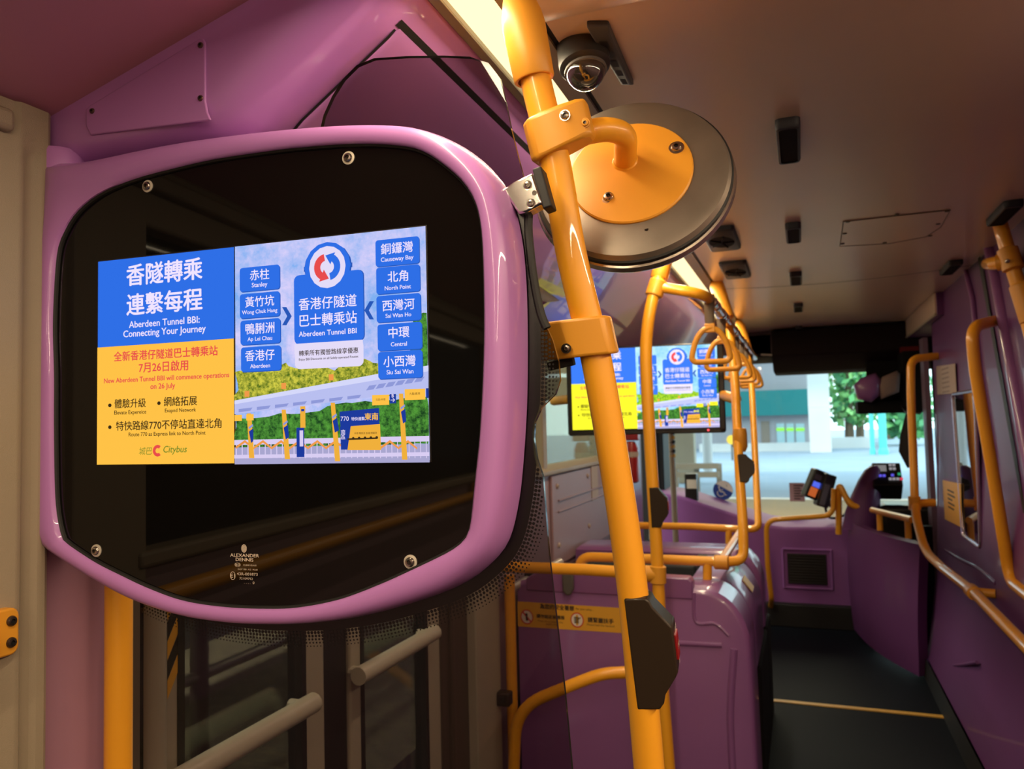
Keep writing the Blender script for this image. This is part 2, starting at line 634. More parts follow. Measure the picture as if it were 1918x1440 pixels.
def leaf(nm, y0, y1, s0, s1, bar, hazard):
    t = struct(bpy.data.objects.new(nm, None))
    COL.objects.link(t)
    t.location = (XL, (y0 + y1) / 2, 0.04)
    m = MB()
    x0, x1 = XL - 0.045, XL - 0.005
    m.box((x0, y0, 0.04), (x1, y0 + s0, 1.76))
    m.box((x0, y1 - s1, 0.04), (x1, y1, 1.76))
    m.box((x0, y0, 0.04), (x1, y1, 0.16))
    m.box((x0, y0, 1.68), (x1, y1, 1.76))
    m.build('leaf_frame', GREYB, t, bevel=0.006)
    m = MB()
    m.box((x0 + 0.004, y0 + s0 - 0.004, 0.15), (x1 + 0.002, y0 + s0 + 0.012, 1.69))
    m.box((x0 + 0.004, y1 - s1 - 0.012, 0.15), (x1 + 0.002, y1 - s1 + 0.004, 1.69))
    m.build('gasket', RUBBER, t)
    MB().box((XL - 0.028, y0 + s0, 0.15), (XL - 0.023, y1 - s1, 1.69)).build('glass_pane', GLASS_D, t)
    m = MB()
    m.tube([(XL + 0.030, bar[0], 0.755), (XL + 0.030, bar[1], 0.755)], 0.022, 14)
    for yy in bar:
        s = 0.03 if yy == bar[0] else -0.03
        m.tube([(XL - 0.01, yy + s, 0.755), (XL + 0.028, yy + s, 0.755)], 0.014, 10)
    m.build('grab_bar', MATS.get('pale_bar_coat') or pm('pale_bar_coat', (0.55, 0.50, 0.38), 0.4), t)
    if hazard:
        m = MB()
        z = 1.18
        yy = y0 + 0.018
        for k in range(9):
            zz = 0.885 + k * 0.034
            m.add([(XL - 0.004, yy - 0.012, zz), (XL - 0.004, yy + 0.012, zz + 0.04), (XL - 0.004, yy + 0.012, zz + 0.072), (XL - 0.004, yy - 0.012, zz + 0.032)], [(0, 1, 2, 3)], k % 2)
        m.build('hazard_tape', [LABELY, RUBBER], t)
    return t


leaf('door_1', 1.066, 1.545, 0.034, 0.075, (1.0, 1.455), True)
leaf('door_2', 1.655, 2.15, 0.05, 0.085, (1.635, 2.05), False)
mb = MB()
mb.box((XL - 0.05, 1.545, 0.04), (XL - 0.012, 1.655, 1.76))
struct(mb.build('trim_8', RUBBER, bevel=0.01))

# left wall ahead of the exit door: panel, sill, window with a sliding light, end pillar
mb = MB()
mb.box((XL - 0.05, 2.56, 0.0), (XL, 4.45, 1.135))
wl = struct(mb.build('wall_left', MAUVE))
mb = MB()
mb.box((XL, 3.26, 0.72), (XL + 0.012, 4.4, 1.125))
wp = mb.build('raised_panel', MAUVE, wl, bevel=0.004)
mb = MB()
mb.box((XL + 0.012, 3.34, 1.005), (XL + 0.019, 4.3, 1.013))
mb.box((XL + 0.012, 3.34, 0.955), (XL + 0.017, 4.3, 0.963))
mb.build('rib', MAUVE, wp, bevel=0.002)
for y, z in ((3.335, 1.075), (3.335, 0.81), (3.86, 1.085), (3.86, 0.83)):
    mb = MB()
    cap_screw(mb, (XL + 0.012, y, z), (1, 0, 0), 0.012, 0, 0)
    mb.build('screw', PAPER, wp)
mb = MB()
mb.loft([[(XL - 0.05, y, 1.13), (XL + 0.022, y, 1.13), (XL + 0.022, y, 1.15), (XL - 0.01, y, 1.172), (XL - 0.05, y, 1.175)] for y in (2.56, 4.45)], 0)
mb.box((XL - 0.05, 3.17, 1.15), (XL + 0.005, 3.23, 1.70))
mb.box((XL - 0.05, 4.36, 0.0), (XL + 0.01, 4.47, 1.70))
mb.box((XL - 0.05, 2.56, 1.655), (XL + 0.005, 4.45, 1.70))
struct(mb.build('trim_9', BEIGE, bevel=0.006))
mb = MB()
mb.box((XL - 0.03, 2.56, 1.16), (XL - 0.025, 4.4, 1.67))
struct(mb.build('window_2', GLASS_D))
mb = MB()
mb.box((XL + 0.003, 3.93, 0.95), (XL + 0.016, 4.06, 1.13))
tag(mb.build('wall_notice', PAPER), 'pale paper notice on the mauve wall panel under the left window', 'notice')

# ---- right wall of the stair casing, curved inwards at the foot
mb = MB()
prof = [(0.70, 0.0), (0.535, 0.0), (0.54, 0.06), (0.545, 0.10)]
mb.loft([[(x, y, z) for x, z in prof] for y in (1.5, 4.55)], 0, False)
mb.build('baseboard_right', RUBBER)
struct(bpy.data.objects['baseboard_right'])
prof = [(0.555, 0.095), (0.57, 0.16), (0.60, 0.35), (0.625, 0.55), (0.64, 0.80), (0.655, 1.2), (0.66, 1.6), (0.665, 1.95)]
mb = MB()
ys = [(1.5, 0.0), (4.5, 0.0), (4.62, 0.004), (4.69, 0.016), (4.72, 0.04), (4.725, 0.10)]
mb.loft([[(x + d, y, z) for x, z in prof] for y, d in ys], 0, False)
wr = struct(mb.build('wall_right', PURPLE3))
# raised bead below the little window, oval pull lower down
mb = MB()
mb.tube(spline([hx(1773, 1030, 0.642), hx(1800, 1047, 0.642), hx(1835, 1065, 0.642), hx(1868, 1092, 0.642)], 5), 0.011, 10)
mb.build('bead', PURPLE3, wr)
mb = MB()
mb.tube(spline([hx(1764, 1240, 0.592), hx(1790, 1246, 0.588), hx(1830, 1240, 0.592)], 5), 0.007, 8)
mb.build('pull_lip', PURPLE3, wr)
# panel joint (black slot) and the lighter edge mouldings of the next panel
mb = MB()
a, b = hx(1826, 455, 0.658), hx(1925, 1010, 0.648)
mb.add([a, b, b + V((0, -0.035, 0)), a + V((0, -0.045, 0))], [(0, 1, 2, 3)])
mb.build('panel_gap', RUBBER, wr)
mb = MB()
mb.tube([hx(1846, 425, 0.662), hx(1868, 525, 0.66), hx(1935, 900, 0.655)], 0.022, 12)
mb.tube([hx(1800, 470, 0.662), hx(1822, 560, 0.655), hx(1836, 700, 0.652), hx(1862, 860, 0.65), hx(1880, 1010, 0.645)], 0.010, 10)
mb.build('edge_moulding', PURPLE2, wr)
# upper return: a purple fascia between wall and ceiling
mb = MB()
mb.box((0.675, 1.5, 1.70), (0.80, 3.3, 1.99))
struct(mb.build('trim_10', PURPLE))

# closing walls behind the camera and at the right, out of the frame
struct(MB().box((-1.11, -4.66, 0), (1.3, -4.6, 2.0)).build('wall_rear', MAUVE))
mb = MB()
mb.box((1.25, -4.6, 0), (1.3, 1.5, 2.0))
mb.box((0.57, 1.46, 0), (1.3, 1.5, 2.0))
struct(mb.build('wall_right_rear', MAUVE))
struct(MB().box((0.675, -4.6, 1.965), (1.3, 1.5, 2.0)).build('trim_11', CEIL))
# the upper deck's floor above and the skin outside the left wall
mb = MB()
mb.box((-1.12, -4.66, 2.0), (1.3, 6.5, 2.1))
struct(mb.build('wall_upper', GREYPL))
struct(MB().box((0.82, 1.52, 0.0), (1.3, 4.12, 1.94)).build('wall_stair_core', GREYPL))

# ================================================================== the information display on the glass partition
ANG = rad(3.4)
DU = V((math.cos(ANG), math.sin(ANG), 0))      # along the screen, to the right
DN = V((math.sin(ANG), -math.cos(ANG), 0))     # out of the screen, towards the saloon
DW = V((0, 0, 1))
D0 = V((-0.430, 0.849, 1.457))


def dp(px, py, w=0.0):
    """point of the display plane (moved w out of it) seen at a spot of the photo"""
    r = ray(px, py)
    o = D0 + DN * w
    return CAM + r * (DN.dot(o - CAM) / DN.dot(r))


def uv(p):
    return ((p - D0).dot(DU), (p - D0).z)


def duv(u, v, w=0.0):
    return D0 + DU * u + DW * v + DN * w


INNER = [(98, 700), (96, 600), (103, 480), (117, 434), (143, 394), (187, 360), (250, 334), (320, 315), (400, 297), (500, 282), (560, 275), (660, 268), (743, 271),
         (793, 283), (843, 317), (877, 353), (897, 400), (905, 480), (907, 640), (900, 800), (890, 900), (881, 982), (871, 1009), (845, 1031), (785, 1061),
         (710, 1095), (635, 1123), (560, 1138), (503, 1141), (423, 1138), (342, 1126), (274, 1102), (221, 1077), (181, 1057), (149, 1037), (121, 1017), (111, 1001), (101, 940), (98, 820)]
OUTER = [(65, 700), (68, 560), (71, 420), (73, 318), (80, 303), (147, 298), (300, 267), (433, 248), (560, 235), (660, 229), (743, 230), (793, 240), (843, 262),
         (885, 297), (918, 345), (936, 410), (946, 490), (950, 600), (949, 740), (942, 860), (932, 950), (912, 1025), (872, 1072),
         (822, 1106), (747, 1134), (654, 1159), (564, 1171), (490, 1173), (423, 1170), (342, 1158), (262, 1134), (193, 1101), (89, 1036), (62, 1010), (58, 985), (61, 850)]
CU, CV = uv(dp(500, 700))


def ringpts(px, n=200, w=0.0):
    pts = spline([V((*uv(dp(*p, w)), 0)) for p in px], 8, True)
    ang = [math.atan2(p.y - CV, p.x - CU) for p in pts]
    out = []
    N = len(pts)
    for k in range(n):
        t = -math.pi + 2 * math.pi * (k + 0.5) / n
        best = None
        for i in range(N):
            a0, a1 = ang[i], ang[(i + 1) % N]
            d = (a1 - a0 + math.pi) % (2 * math.pi) - math.pi
            e = (t - a0 + math.pi) % (2 * math.pi) - math.pi
            if d != 0 and 0 <= e / d <= 1 and abs(d) < 1:
                f = e / d
                p = pts[i] * (1 - f) + pts[(i + 1) % N] * f
                best = p
                break
        out.append(best if best is not None else out[-1].copy())
    return out


RI, RO = ringpts(INNER, 200, 0.004), ringpts(OUTER, 200, 0.006)


def mix(a, b, f):
    return [p * (1 - f) + q * f for p, q in zip(a, b)]


def grow(r, d):
    n = len(r)
    out = []
    for i, p in enumerate(r):
        t = (r[(i + 1) % n] - r[i - 1]).normalized()
        out.append(p + V((t.y, -t.x, 0)) * d)
    return out


def lift(r, w):
    return [duv(p.x, p.y, w) for p in r]


PANE_W = -0.062
disp = thing('information_display', D0 + V((0, 0, -0.4)), 'large purple-framed information screen in the left foreground', 'screen')
mb = MB()
rings = [lift(RI, -0.012), lift(RI, 0.004), lift(mix(RI, RO, 0.10), 0.007), lift(mix(RI, RO, 0.33), 0.0095), lift(mix(RI, RO, 0.62), 0.0095),
         lift(mix(RI, RO, 0.86), 0.005), lift(RO, -0.006), lift(grow(RO, 0.003), -0.018), lift(grow(RO, 0.006), -0.04), lift(grow(RO, 0.007), PANE_W + 0.004)]
mb.loft(rings, 0, True, (False, False))
mb.build('frame', PURPLE, disp, angle=60)
mb = MB()
mb.poly(lift(grow(RI, 0.002), -0.004))
glassp = mb.build('glass_panel', PANEL, disp)
mb = MB()
mb.loft([lift(grow(RI, -0.0032), -0.0035), lift(grow(RI, -0.0025), -0.0005), lift(grow(RI, 0.001), 0.002)], 0, True, (False, False))
mb.build('gasket', RUBBER, disp)
for px, py in ((277, 349), (653, 296), (181, 1031), (769, 1052)):
    mb = MB()
    o = dp(px, py, -0.0038)
    mb.lathe(o, DN, [(0.0088, 0), (0.0088, 0.0012), (0.0062, 0.0016)], 24, 1, (False, False))
    cap_screw(mb, o + DN * 0.0012, DN, 0.0062, 0, 2)
    mb.build('screw', [SCREW, pm('washer_steel', (0.62, 0.55, 0.46), 0.5, metal=0.3), DSCREW], disp)
# the boss that joins the frame to the wall, upper left
mb = MB()
c = dp(112, 292, -0.03)
mb.lathe(c + V((0, 0, -0.03)), (0, 0, 1), [(0.036, 0), (0.036, 0.028), (0.033, 0.034), (0.0, 0.036)], 28)
mb.build('mounting_boss', PURPLE, disp)

# etched maker's mark low on the panel
mb = MB()


def etch(body, px, py, wpx, bold=0.0):
    u = (dp(px + 20, py, 0) - dp(px - 20, py, 0)).length / 40
    mb.text(body, dp(px, py, -0.0034), DU, DW, width=wpx * u, bold=bold, sy=0.78)


etch('ALEXANDER', 458, 1040, 54, 0.012)
etch('DENNIS', 458, 1048, 33, 0.012)
etch('CLEAR GLASS', 468, 1058.5, 25)
etch('DOT 780  AS2  M240', 464, 1066.5, 37)
etch('43R-001873', 463, 1075, 39)
etch('72109752', 461, 1083.5, 25)
etch('. . . .  0', 467, 1091, 19)
etch('BSI', 445, 1057.5, 8)
for rx, ry, px, py, th in ((0.0041, 0.0054, 436, 1078, 0.00045), (0.0046, 0.0028, 445, 1057.5, 0.0004)):
    mb.ring(dp(px, py, -0.0034), DU * rx, DW * ry, 1 - th / rx, 1, 28)
etch('E1', 436, 1078, 8, 0.01)
for sgn in (-1, 1):
    o = dp(457, 1027, -0.0034)
    for k in range(3):
        x = sgn * (0.0006 + k * 0.0011)
        h = 0.0046 * math.sqrt(max(0, 1 - (abs(x) / 0.0040) ** 2))
        mb.add([o + DU * (x - 0.0004) + DW * h * 0.9, o + DU * (x + 0.0004) + DW * h * 0.9, o + DU * (x + 0.0004) - DW * h * 0.9, o + DU * (x - 0.0004) - DW * h * 0.9], [(0, 1, 2, 3)])
mb.ring(dp(457, 1027, -0.0034), DU * 0.0042, DW * 0.0053, 0.86, 1, 28)
mb.build('etched_marking', ETCH, disp)

# ------------------------------------------------------------------ the picture shown on both screens
QA, QB = duv(*uv(dp(183, 490))), duv(*uv(dp(803, 862)))
U0, U1 = (QA - D0).dot(DU), (QB - D0).dot(DU)
V1_, V0_ = 0.1450, -0.1466


def cv(px, py):
    """spot of the photo -> fraction of the big screen"""
    u, v = uv(dp(px, py))
    return ((u - U0) / (U1 - U0), (v - V0_) / (V1_ - V0_))


def foliage_mat(name, c1, c2, scale, gain):
    m = em(name, (1, 1, 1), gain)
    nt = m.node_tree
    e = [n for n in nt.nodes if n.type == 'EMISSION'][0]
    tc = nt.nodes.new('ShaderNodeTexCoord')
    n = nt.nodes.new('ShaderNodeTexNoise')
    n.inputs['Scale'].default_value = scale
    n.inputs['Detail'].default_value = 6
    n.inputs['Roughness'].default_value = 0.75
    nt.links.new(tc.outputs['Object'], n.inputs['Vector'])
    cr = nt.nodes.new('ShaderNodeValToRGB')
    cr.color_ramp.elements[0].position = 0.38
    cr.color_ramp.elements[1].position = 0.62
    cr.color_ramp.elements[0].color = (*lin(c1), 1)
    cr.color_ramp.elements[1].color = (*lin(c2), 1)
    nt.links.new(n.outputs['Fac'], cr.inputs[0])
    nt.links.new(cr.outputs[0], e.inputs[0])
    return m


def palette(tagname, g, yel, blue, sky1, sky2, leaf1, leaf2):
    P = {}

    def e(k, h):
        P[k] = em(tagname + '_' + k, h, g)
    e('blue', blue); e('yellow', yel); e('white', 'f0e4ff'); e('red', 'e84c4c'); e('ink', '3a2c18'); e('navy', '1d3a9c')
    e('shade', '2858b8'); e('lav', 'b9bff0'); e('lav2', '8f99d8'); e('dark', '3c4a86'); e('orange', 'f09a4a'); e('ygreen', '7a8a2c'); e('roof', 'd5d8fa')
    e('gold', 'f0b03c'); e('pale', 'd9cdf2'); e('grey', 'a9a6cf'); e('card', 'e4dcf8')
    P['sky'] = foliage_mat(tagname + '_sky', sky1, sky2, 9, g)
    P['leafl'] = foliage_mat(tagname + '_leaf_light', leaf1, leaf2, 160, g)
    P['leafd'] = foliage_mat(tagname + '_leaf_dark', '1d4420', '58a03c', 130, g)
    return P


def picture(P, name, parent, o, ux, uy, nrm, step):
    """the whole advertisement as one layered sheet: o is its lower left corner, ux / uy its full sides"""
    keys = list(P)
    m = MB()
    lay = [0]
    w_m = ux.length
    un, vn = ux.normalized(), uy.normalized()

    def pt(a, b):
        return o + ux * a + uy * b + nrm * (lay[0] * step)

    def up():
        lay[0] += 1

    def rect(x0, y0, x1, y1, k):
        a0, b0 = cv(x0, y0)
        a1, b1 = cv(x1, y1)
        m.poly([pt(a0, b0), pt(a1, b0), pt(a1, b1), pt(a0, b1)], keys.index(k))

    def plaque(cx, cy, wp, hp, k, r=5):
        a, b = cv(cx, cy)
        a0, a1 = cv(cx - wp / 2, cy)[0], cv(cx + wp / 2, cy)[0]
        b0, b1 = cv(cx, cy + hp / 2)[1], cv(cx, cy - hp / 2)[1]
        W_, H_ = (a1 - a0) * w_m, (b1 - b0) * uy.length
        m.poly([pt(a, b) + un * x + vn * y for x, y in rrect(W_, H_, r / wp * W_, 4)], keys.index(k))

    def ppoly(pts, k):
        m.poly([pt(*cv(*p)) for p in pts], keys.index(k))

    def tx(body, cx, cy, wp, k, bold=0.010, slant=0.0):
        a0, a1 = cv(cx - wp / 2, cy)[0], cv(cx + wp / 2, cy)[0]
        m.text(body, pt(*cv(cx, cy)), un, vn, width=(a1 - a0) * w_m, mat=keys.index(k), bold=bold, slant=slant)

    def blob(pts, k, rough=5, n=4):
        rnd = random.Random(len(m.v))
        out = []
        N = len(pts)
        for i in range(N):
            (xa, ya), (xb, yb) = pts[i], pts[(i + 1) % N]
            for j in range(n):
                f = j / n
                out.append((xa + (xb - xa) * f + rnd.uniform(-rough, rough), ya + (yb - ya) * f + rnd.uniform(-rough, rough)))
        m.poly([pt(*[min(max(c_, 0.0), 1.0) for c_ in cv(*p)]) for p in out], keys.index(k))

    # photograph at the right
    rect(437, 461, 803, 862, 'sky'); up()
    blob([(440, 700), (470, 690), (520, 680), (560, 688), (620, 690), (680, 672), (720, 690), (740, 720), (740, 745), (440, 752)], 'leafl')
    blob([(772, 600), (800, 585), (802, 700), (765, 700), (770, 640)], 'leafd', 4); up()
    blob([(440, 782), (520, 776), (600, 768), (660, 752), (740, 750), (800, 742), (802, 830), (700, 840), (600, 846), (440, 845)], 'leafd', 4)
    up()
    rect(437, 838, 803, 866, 'grey')
    up()
    ppoly([(437, 752), (706, 703), (801, 688), (801, 729), (699, 743), (437, 776)], 'lav')
    up()
    ppoly([(437, 750), (706, 700), (801, 684), (801, 695), (706, 711), (437, 757)], 'roof')
    for i in range(6):
        x = 690 + i * 18
        ppoly([(x, 722 - i * 3), (x + 14, 720 - i * 3), (x + 8, 729 - i * 3), (x - 6, 731 - i * 3)], 'lav2')
    for i in range(7):
        x = 445 + i * 34
        ppoly([(x, 766 - i * 4), (x + 26, 763 - i * 4), (x + 22, 769 - i * 4), (x, 772 - i * 4)], 'lav2')
    for x, y in ((456, 739), (525, 724), (614, 708)):
        rect(x, y - 7, x + 9, y + 4, 'orange')
    up()
    for i in range(34):
        x = 440 + i * 10.8
        rect(x, 826 - (i % 3), x + 2, 858, 'pale')
    rect(437, 824, 803, 826.5, 'pale')
    rect(437, 852, 803, 854, 'pale')
    up()
    for a in range(10):
        x = 440 + a * 34
        ppoly([(x, 836), (x + 17, 824), (x + 34, 838), (x + 34, 842), (x + 17, 829), (x, 841)], 'orange')
    up()
    for x0, x1, y0, y1 in ((461, 471, 774, 858), (526, 538, 767, 860), (618, 632, 754, 864), (746, 758, 737, 861)):
        ppoly([(x0, y0), (x0 + 8, y0), (x1 + 4, y1), (x1 - 6, y1)], 'gold')
    up()
    for x0, x1, y0, y1 in ((461, 471, 774, 858), (526, 538, 767, 860), (618, 632, 754, 864), (746, 758, 737, 861)):
        f = 0.5
        ppoly([(x0 + 4, y0 + 34), (x0 + 12, y0 + 28), (x1 + 2, y0 + 52), (x0 + 8, y0 + 56)], 'navy')
        ppoly([(x0 + 3, y0 + 26), (x0 + 11, y0 + 20), (x0 + 12, y0 + 24), (x0 + 4, y0 + 30)], 'lav2')
    rect(561, 761, 571, 801, 'gold')
    rect(554, 801, 569, 856, 'navy')
    up()
    rect(560, 806, 567, 836, 'pale')
    rect(563, 766, 569, 770, 'navy')
    for x0, y0, x1, y1 in ((696, 740, 728, 758), (757, 729, 796, 748), (438, 777, 452, 788), (460, 776, 474, 787)):
        rect(x0, y0, x1, y1, 'yellow')
    for x0, y0, x1, y1 in ((729, 738, 741, 755), (797, 727, 802, 745)):
        rect(x0, y0, x1, y1, 'navy')
    up()
    tx('北區/中環', 712, 748, 18, 'ink', 0)
    tx('九龍/香港', 776, 737, 20, 'ink', 0)
    tx('B', 735, 741, 4, 'white')
    tx('→', 735, 749, 8, 'white')
    # route board
    ppoly([(635, 771), (709, 764), (710, 794), (637, 800)], 'navy')
    ppoly([(636, 799), (657, 797), (650, 842), (638, 842)], 'navy')
    ppoly([(656, 798), (711, 794), (713, 843), (650, 843)], 'gold')
    up()
    tx('770', 645, 784, 15, 'white', 0.0)
    tx('特快連繫', 670, 784, 25, 'white')
    tx('東南', 695, 780, 25, 'yellow', 0.02)
    tx('南', 642, 809, 8, 'white', 0)
    tx('區', 642, 818, 8, 'white', 0)
    ppoly([(650, 821), (706, 819), (706, 822), (650, 824)], 'ink')
    for i in range(5):
        plaque(661 + i * 11, 821 - i * 0.4, 5, 5.5, 'ink', 2.4)
    tx('中環 鴨脷洲 金鐘 銅鑼灣', 684, 811, 42, 'ink', 0)
    # left half
    rect(183, 490, 438, 633.5, 'blue')
    rect(181.5, 650.8, 438, 867.5, 'yellow')
    up()
    tx('香隧轉乘', 306, 509, 141, 'white', 0.024)
    tx('連繫每程', 306, 565, 141, 'white', 0.024)
    tx('Aberdeen Tunnel BBI:', 306, 603, 132, 'white', 0.018)
    tx('Connecting Your Journey', 306, 622, 154, 'white', 0.018)
    tx('全新香港仔隧道巴士轉乘站', 307.5, 662, 194, 'red', 0.02)
    tx('7月26日啟用', 305, 686, 92, 'red', 0.02)
    tx('New Aberdeen Tunnel BBI will commence operations', 308, 709, 234, 'red', 0.02)
    tx('on 26 July', 304, 724, 46, 'red', 0.02)
    for x, y in ((205, 759), (297, 755), (205, 800)):
        plaque(x, y, 6.5, 7, 'ink', 3.1)
    tx('體驗升級', 243, 755, 58, 'ink', 0.012)
    tx('Elevate Expereice', 243, 773, 60, 'ink', 0.014)
    tx('網絡拓展', 337, 751, 62, 'ink', 0.012)
    tx('Exapnd Network', 337, 769, 58, 'ink', 0.014)
    tx('特快路線770不停站直達北角', 313, 795, 197, 'ink', 0.012)
    tx('Route 770 as Express link to North Point', 311, 813, 144, 'ink', 0.014)
    tx('城巴', 272, 844.5, 24, 'ygreen', 0.0, 0.15)
    tx('Citybus', 327, 843, 44, 'ygreen', 0.012, 0.2)
    a, b = cv(294.5, 844)
    c = pt(a, b)
    s = (cv(304, 844)[0] - cv(294.5, 844)[0]) * w_m
    arc = [rad(t) for t in range(50, 311, 20)]
    m.loft([[c + un * math.cos(t) * s * k + vn * math.sin(t) * s * k for t in arc] for k in (0.42, 0.95)], keys.index('red'), False)
    # place plaques
    L = [(485.7, 521, 75, 45, '赤柱', 486, 514, 36, 'Stanley', 486, 534, 29),
         (486, 571, 75, 46, '黃竹坑', 486, 564, 54, 'Wong Chuk Hang', 486, 584, 66),
         (487, 621, 75, 46, '鴨脷洲', 486.5, 614.5, 54, 'Ap Lei Chau', 486.5, 635, 46),
         (488, 671.5, 75, 46, '香港仔', 486.5, 665, 55, 'Aberdeen', 487, 685, 37),
         (743.6, 471, 82, 50, '銅鑼灣', 743, 464, 60, 'Causeway Bay', 743.6, 485, 61),
         (745, 523, 82, 50, '北角', 745, 517, 38, 'North Point', 745, 538, 49),
         (746, 576.5, 83, 50, '西灣河', 746, 570.5, 60, 'Sai Wan Ho', 746, 590, 48),
         (748, 630, 83, 50, '中環', 747, 622, 39, 'Central', 747, 644, 30),
         (749, 682.5, 83, 51, '小西灣', 748, 676, 60, 'Siu Sai Wan', 749, 696, 50)]
    for q in L:
        plaque(q[0] + 1.2, q[1] + 1.5, q[2], q[3], 'shade')
    # badge in the middle
    plaque(615.8, 576, 131, 132, 'shade', 10)
    plaque(613.5, 500, 91, 92, 'shade', 45)
    up()
    for q in L:
        plaque(q[0], q[1], q[2], q[3], 'blue')
    plaque(614.5, 576, 130, 132, 'blue', 10)
    plaque(612.6, 499, 87, 92, 'blue', 43)
    for sgn, cx, cy in ((1, 537, 592), (-1, 691, 581)):
        ppoly([(cx - 9 * sgn, cy - 17), (cx - 1 * sgn, cy - 17), (cx + 9 * sgn, cy), (cx - 1 * sgn, cy + 17), (cx - 9 * sgn, cy + 17), (cx + 0.5 * sgn, cy)], 'shade')
    up()
    plaque(615.5, 664.5, 128.5, 48, 'card', 9)
    rect(551.2, 644, 679.6, 656, 'card')
    plaque(612.6, 500, 68, 79, 'card', 34)
    up()
    c = pt(*cv(612.6, 500))
    s = (cv(630, 500)[0] - cv(612.6, 500)[0]) * w_m
    for k, a0, a1, sg in (('red', 100, 245, 1), ('blue', -80, 65, 1)):
        off = un * (-0.12 * s if k == 'red' else 0.12 * s)
        arc = [rad(a0 + (a1 - a0) * i / 12) for i in range(13)]
        m.loft([[c + off + un * math.cos(t) * s * r * 1.0 + vn * math.sin(t) * s * r for t in arc] for r in (0.62, 1.3)], keys.index(k), False)
        te = arc[-1] if k == 'red' else arc[-1]
        d = V((math.cos(te), math.sin(te)))
        tn = V((-d.y, d.x))
        tri = [d * 0.3 + tn * -0.12, d * 1.55 + tn * -0.12, d * 0.9 + tn * 0.75]
        m.poly([c + off + un * q.x * s + vn * q.y * s for q in tri], keys.index(k))
    for q in L:
        tx(q[4], q[5], q[6], q[7], 'white', 0.012)
        tx(q[8], q[9], q[10], q[11], 'white', 0.016)
    tx('香港仔隧道', 613, 566, 108, 'white', 0.012)
    tx('巴士轉乘站', 614, 597, 107, 'white', 0.012)
    tx('Aberdeen Tunnel BBI', 613, 622.5, 108, 'white', 0.016)
    tx('轉乘所有獨營路線享優惠', 614.6, 658.6, 111, 'ink', 0.012)
    tx('Enjoy BBI Discounts on all Solely-operated Routes', 614.6, 671, 111, 'ink', 0.014)
    return m.build(name, [P[k] for k in keys], parent, angle=180)


P1 = palette('screen', 1.0, 'ffc247', '2f6fe6', '7fb0f2', 'dcd2fb', '4c6a1c', 'd8d24a')
P2_ = palette('monitor', 1.25, 'f2ee2e', '3a76e8', '79c4ee', 'c8ecf6', '3a9a1c', 'c8e43a')
scr = MB()
scr.poly([duv(U0 - 0.002, V0_ - 0.002, -0.0036), duv(U1 + 0.002, V0_ - 0.002, -0.0036), duv(U1 + 0.002, V1_ + 0.002, -0.0036), duv(U0 - 0.002, V1_ + 0.002, -0.0036)])
lcd = scr.build('screen', BLACK, disp)
picture(P1, 'screen_picture', lcd, duv(U0, V0_, -0.0033), DU * (U1 - U0), DW * (V1_ - V0_), DN, 0.0002)

# ------------------------------------------------------------------ glass partition behind the display
PO = [(600, 240), (606, 215), (622, 180), (642, 148), (668, 122), (700, 109), (760, 105), (830, 104), (880, 106), (915, 118), (936, 145), (947, 190),
      (957, 240), (972, 300), (996, 388), (992, 410), (988, 440), (998, 520), (1012, 585), (1036, 640), (1046, 677), (1049, 712), (1040, 738), (1014, 764),
      (1002, 790), (1000, 822), (1006, 860), (1017, 893), (1028, 1037), (1042, 1160), (1058, 1300), (1071, 1440), (1080, 1570), (330, 1570)]
pane = thing('glass_partition', dp(800, 1500, PANE_W), 'smoked glass draught screen behind the purple display frame', 'glass screen')
pts = [dp(*p, PANE_W) for p in PO]
uL = -0.622
uL = uv(dp(262, 1300, PANE_W))[0]
pts = pts[:-1] + [duv(uL, uv(pts[-2])[1], PANE_W), duv(uL, 0.255, PANE_W)]
mb = MB()
mb.prism(pts, DN * -0.007, 0, 1)
mb.build('glass', [GLASS_S, GLASS_EDGE], pane)
# printed black border with a dotted fringe, following the frame
mb = MB()
ca, sa = [], []
G0, G1 = grow(RO, -0.01), grow(RO, 0.023)


def inside(u, v):
    q = [uv(p) for p in pts]
    c = False
    j = len(q) - 1
    for i in range(len(q)):
        if (q[i][1] > v) != (q[j][1] > v) and u < (q[j][0] - q[i][0]) * (v - q[i][1]) / (q[j][1] - q[i][1]) + q[i][0]:
            c = not c
        j = i
    return c


n = len(RO)
WF = PANE_W + 0.0006
vmax = uv(dp(935, 352, PANE_W))[1]
lim = lambda p: p.x > uL + 0.004 and p.y < vmax
for i in range(n):
    k = (i + 1) % n
    quad = [G0[i].copy(), G1[i].copy(), G1[k].copy(), G0[k].copy()]
    if G1[i].y > vmax or G1[i].x < uL + 0.004:
        continue
    # clip the band at the glass edge
    for q in quad:
        f = 0
        while not inside(q.x + 0.001, q.y) and f < 40:
            d = V((CU, CV, 0)) - q
            q += d.normalized() * 0.002
            f += 1
    mb.poly([duv(q.x, q.y, WF) for q in quad])
for row in range(5):
    G = grow(RO, 0.0255 + row * 0.0045)
    L = [0]
    for i in range(n):
        L.append(L[-1] + (G[(i + 1) % n] - G[i]).length)
    cnt = int(L[-1] / 0.0052)
    r = 0.0024 - row * 0.00035
    i = 0
    for c in range(cnt):
        s = (c + (row % 2) * 0.5) * L[-1] / cnt
        while i < n - 1 and L[i + 1] < s:
            i += 1
        f = (s - L[i]) / max(1e-9, L[i + 1] - L[i])
        p = G[i] * (1 - f) + G[(i + 1) % n] * f
        if inside(p.x + 0.003, p.y) and lim(p):
            mb.poly([duv(p.x + r * math.cos(t), p.y + r * math.sin(t), WF) for t in (math.pi * k / 3 for k in range(6))])
mb.build('dotted_border', FRIT, pane, angle=180)
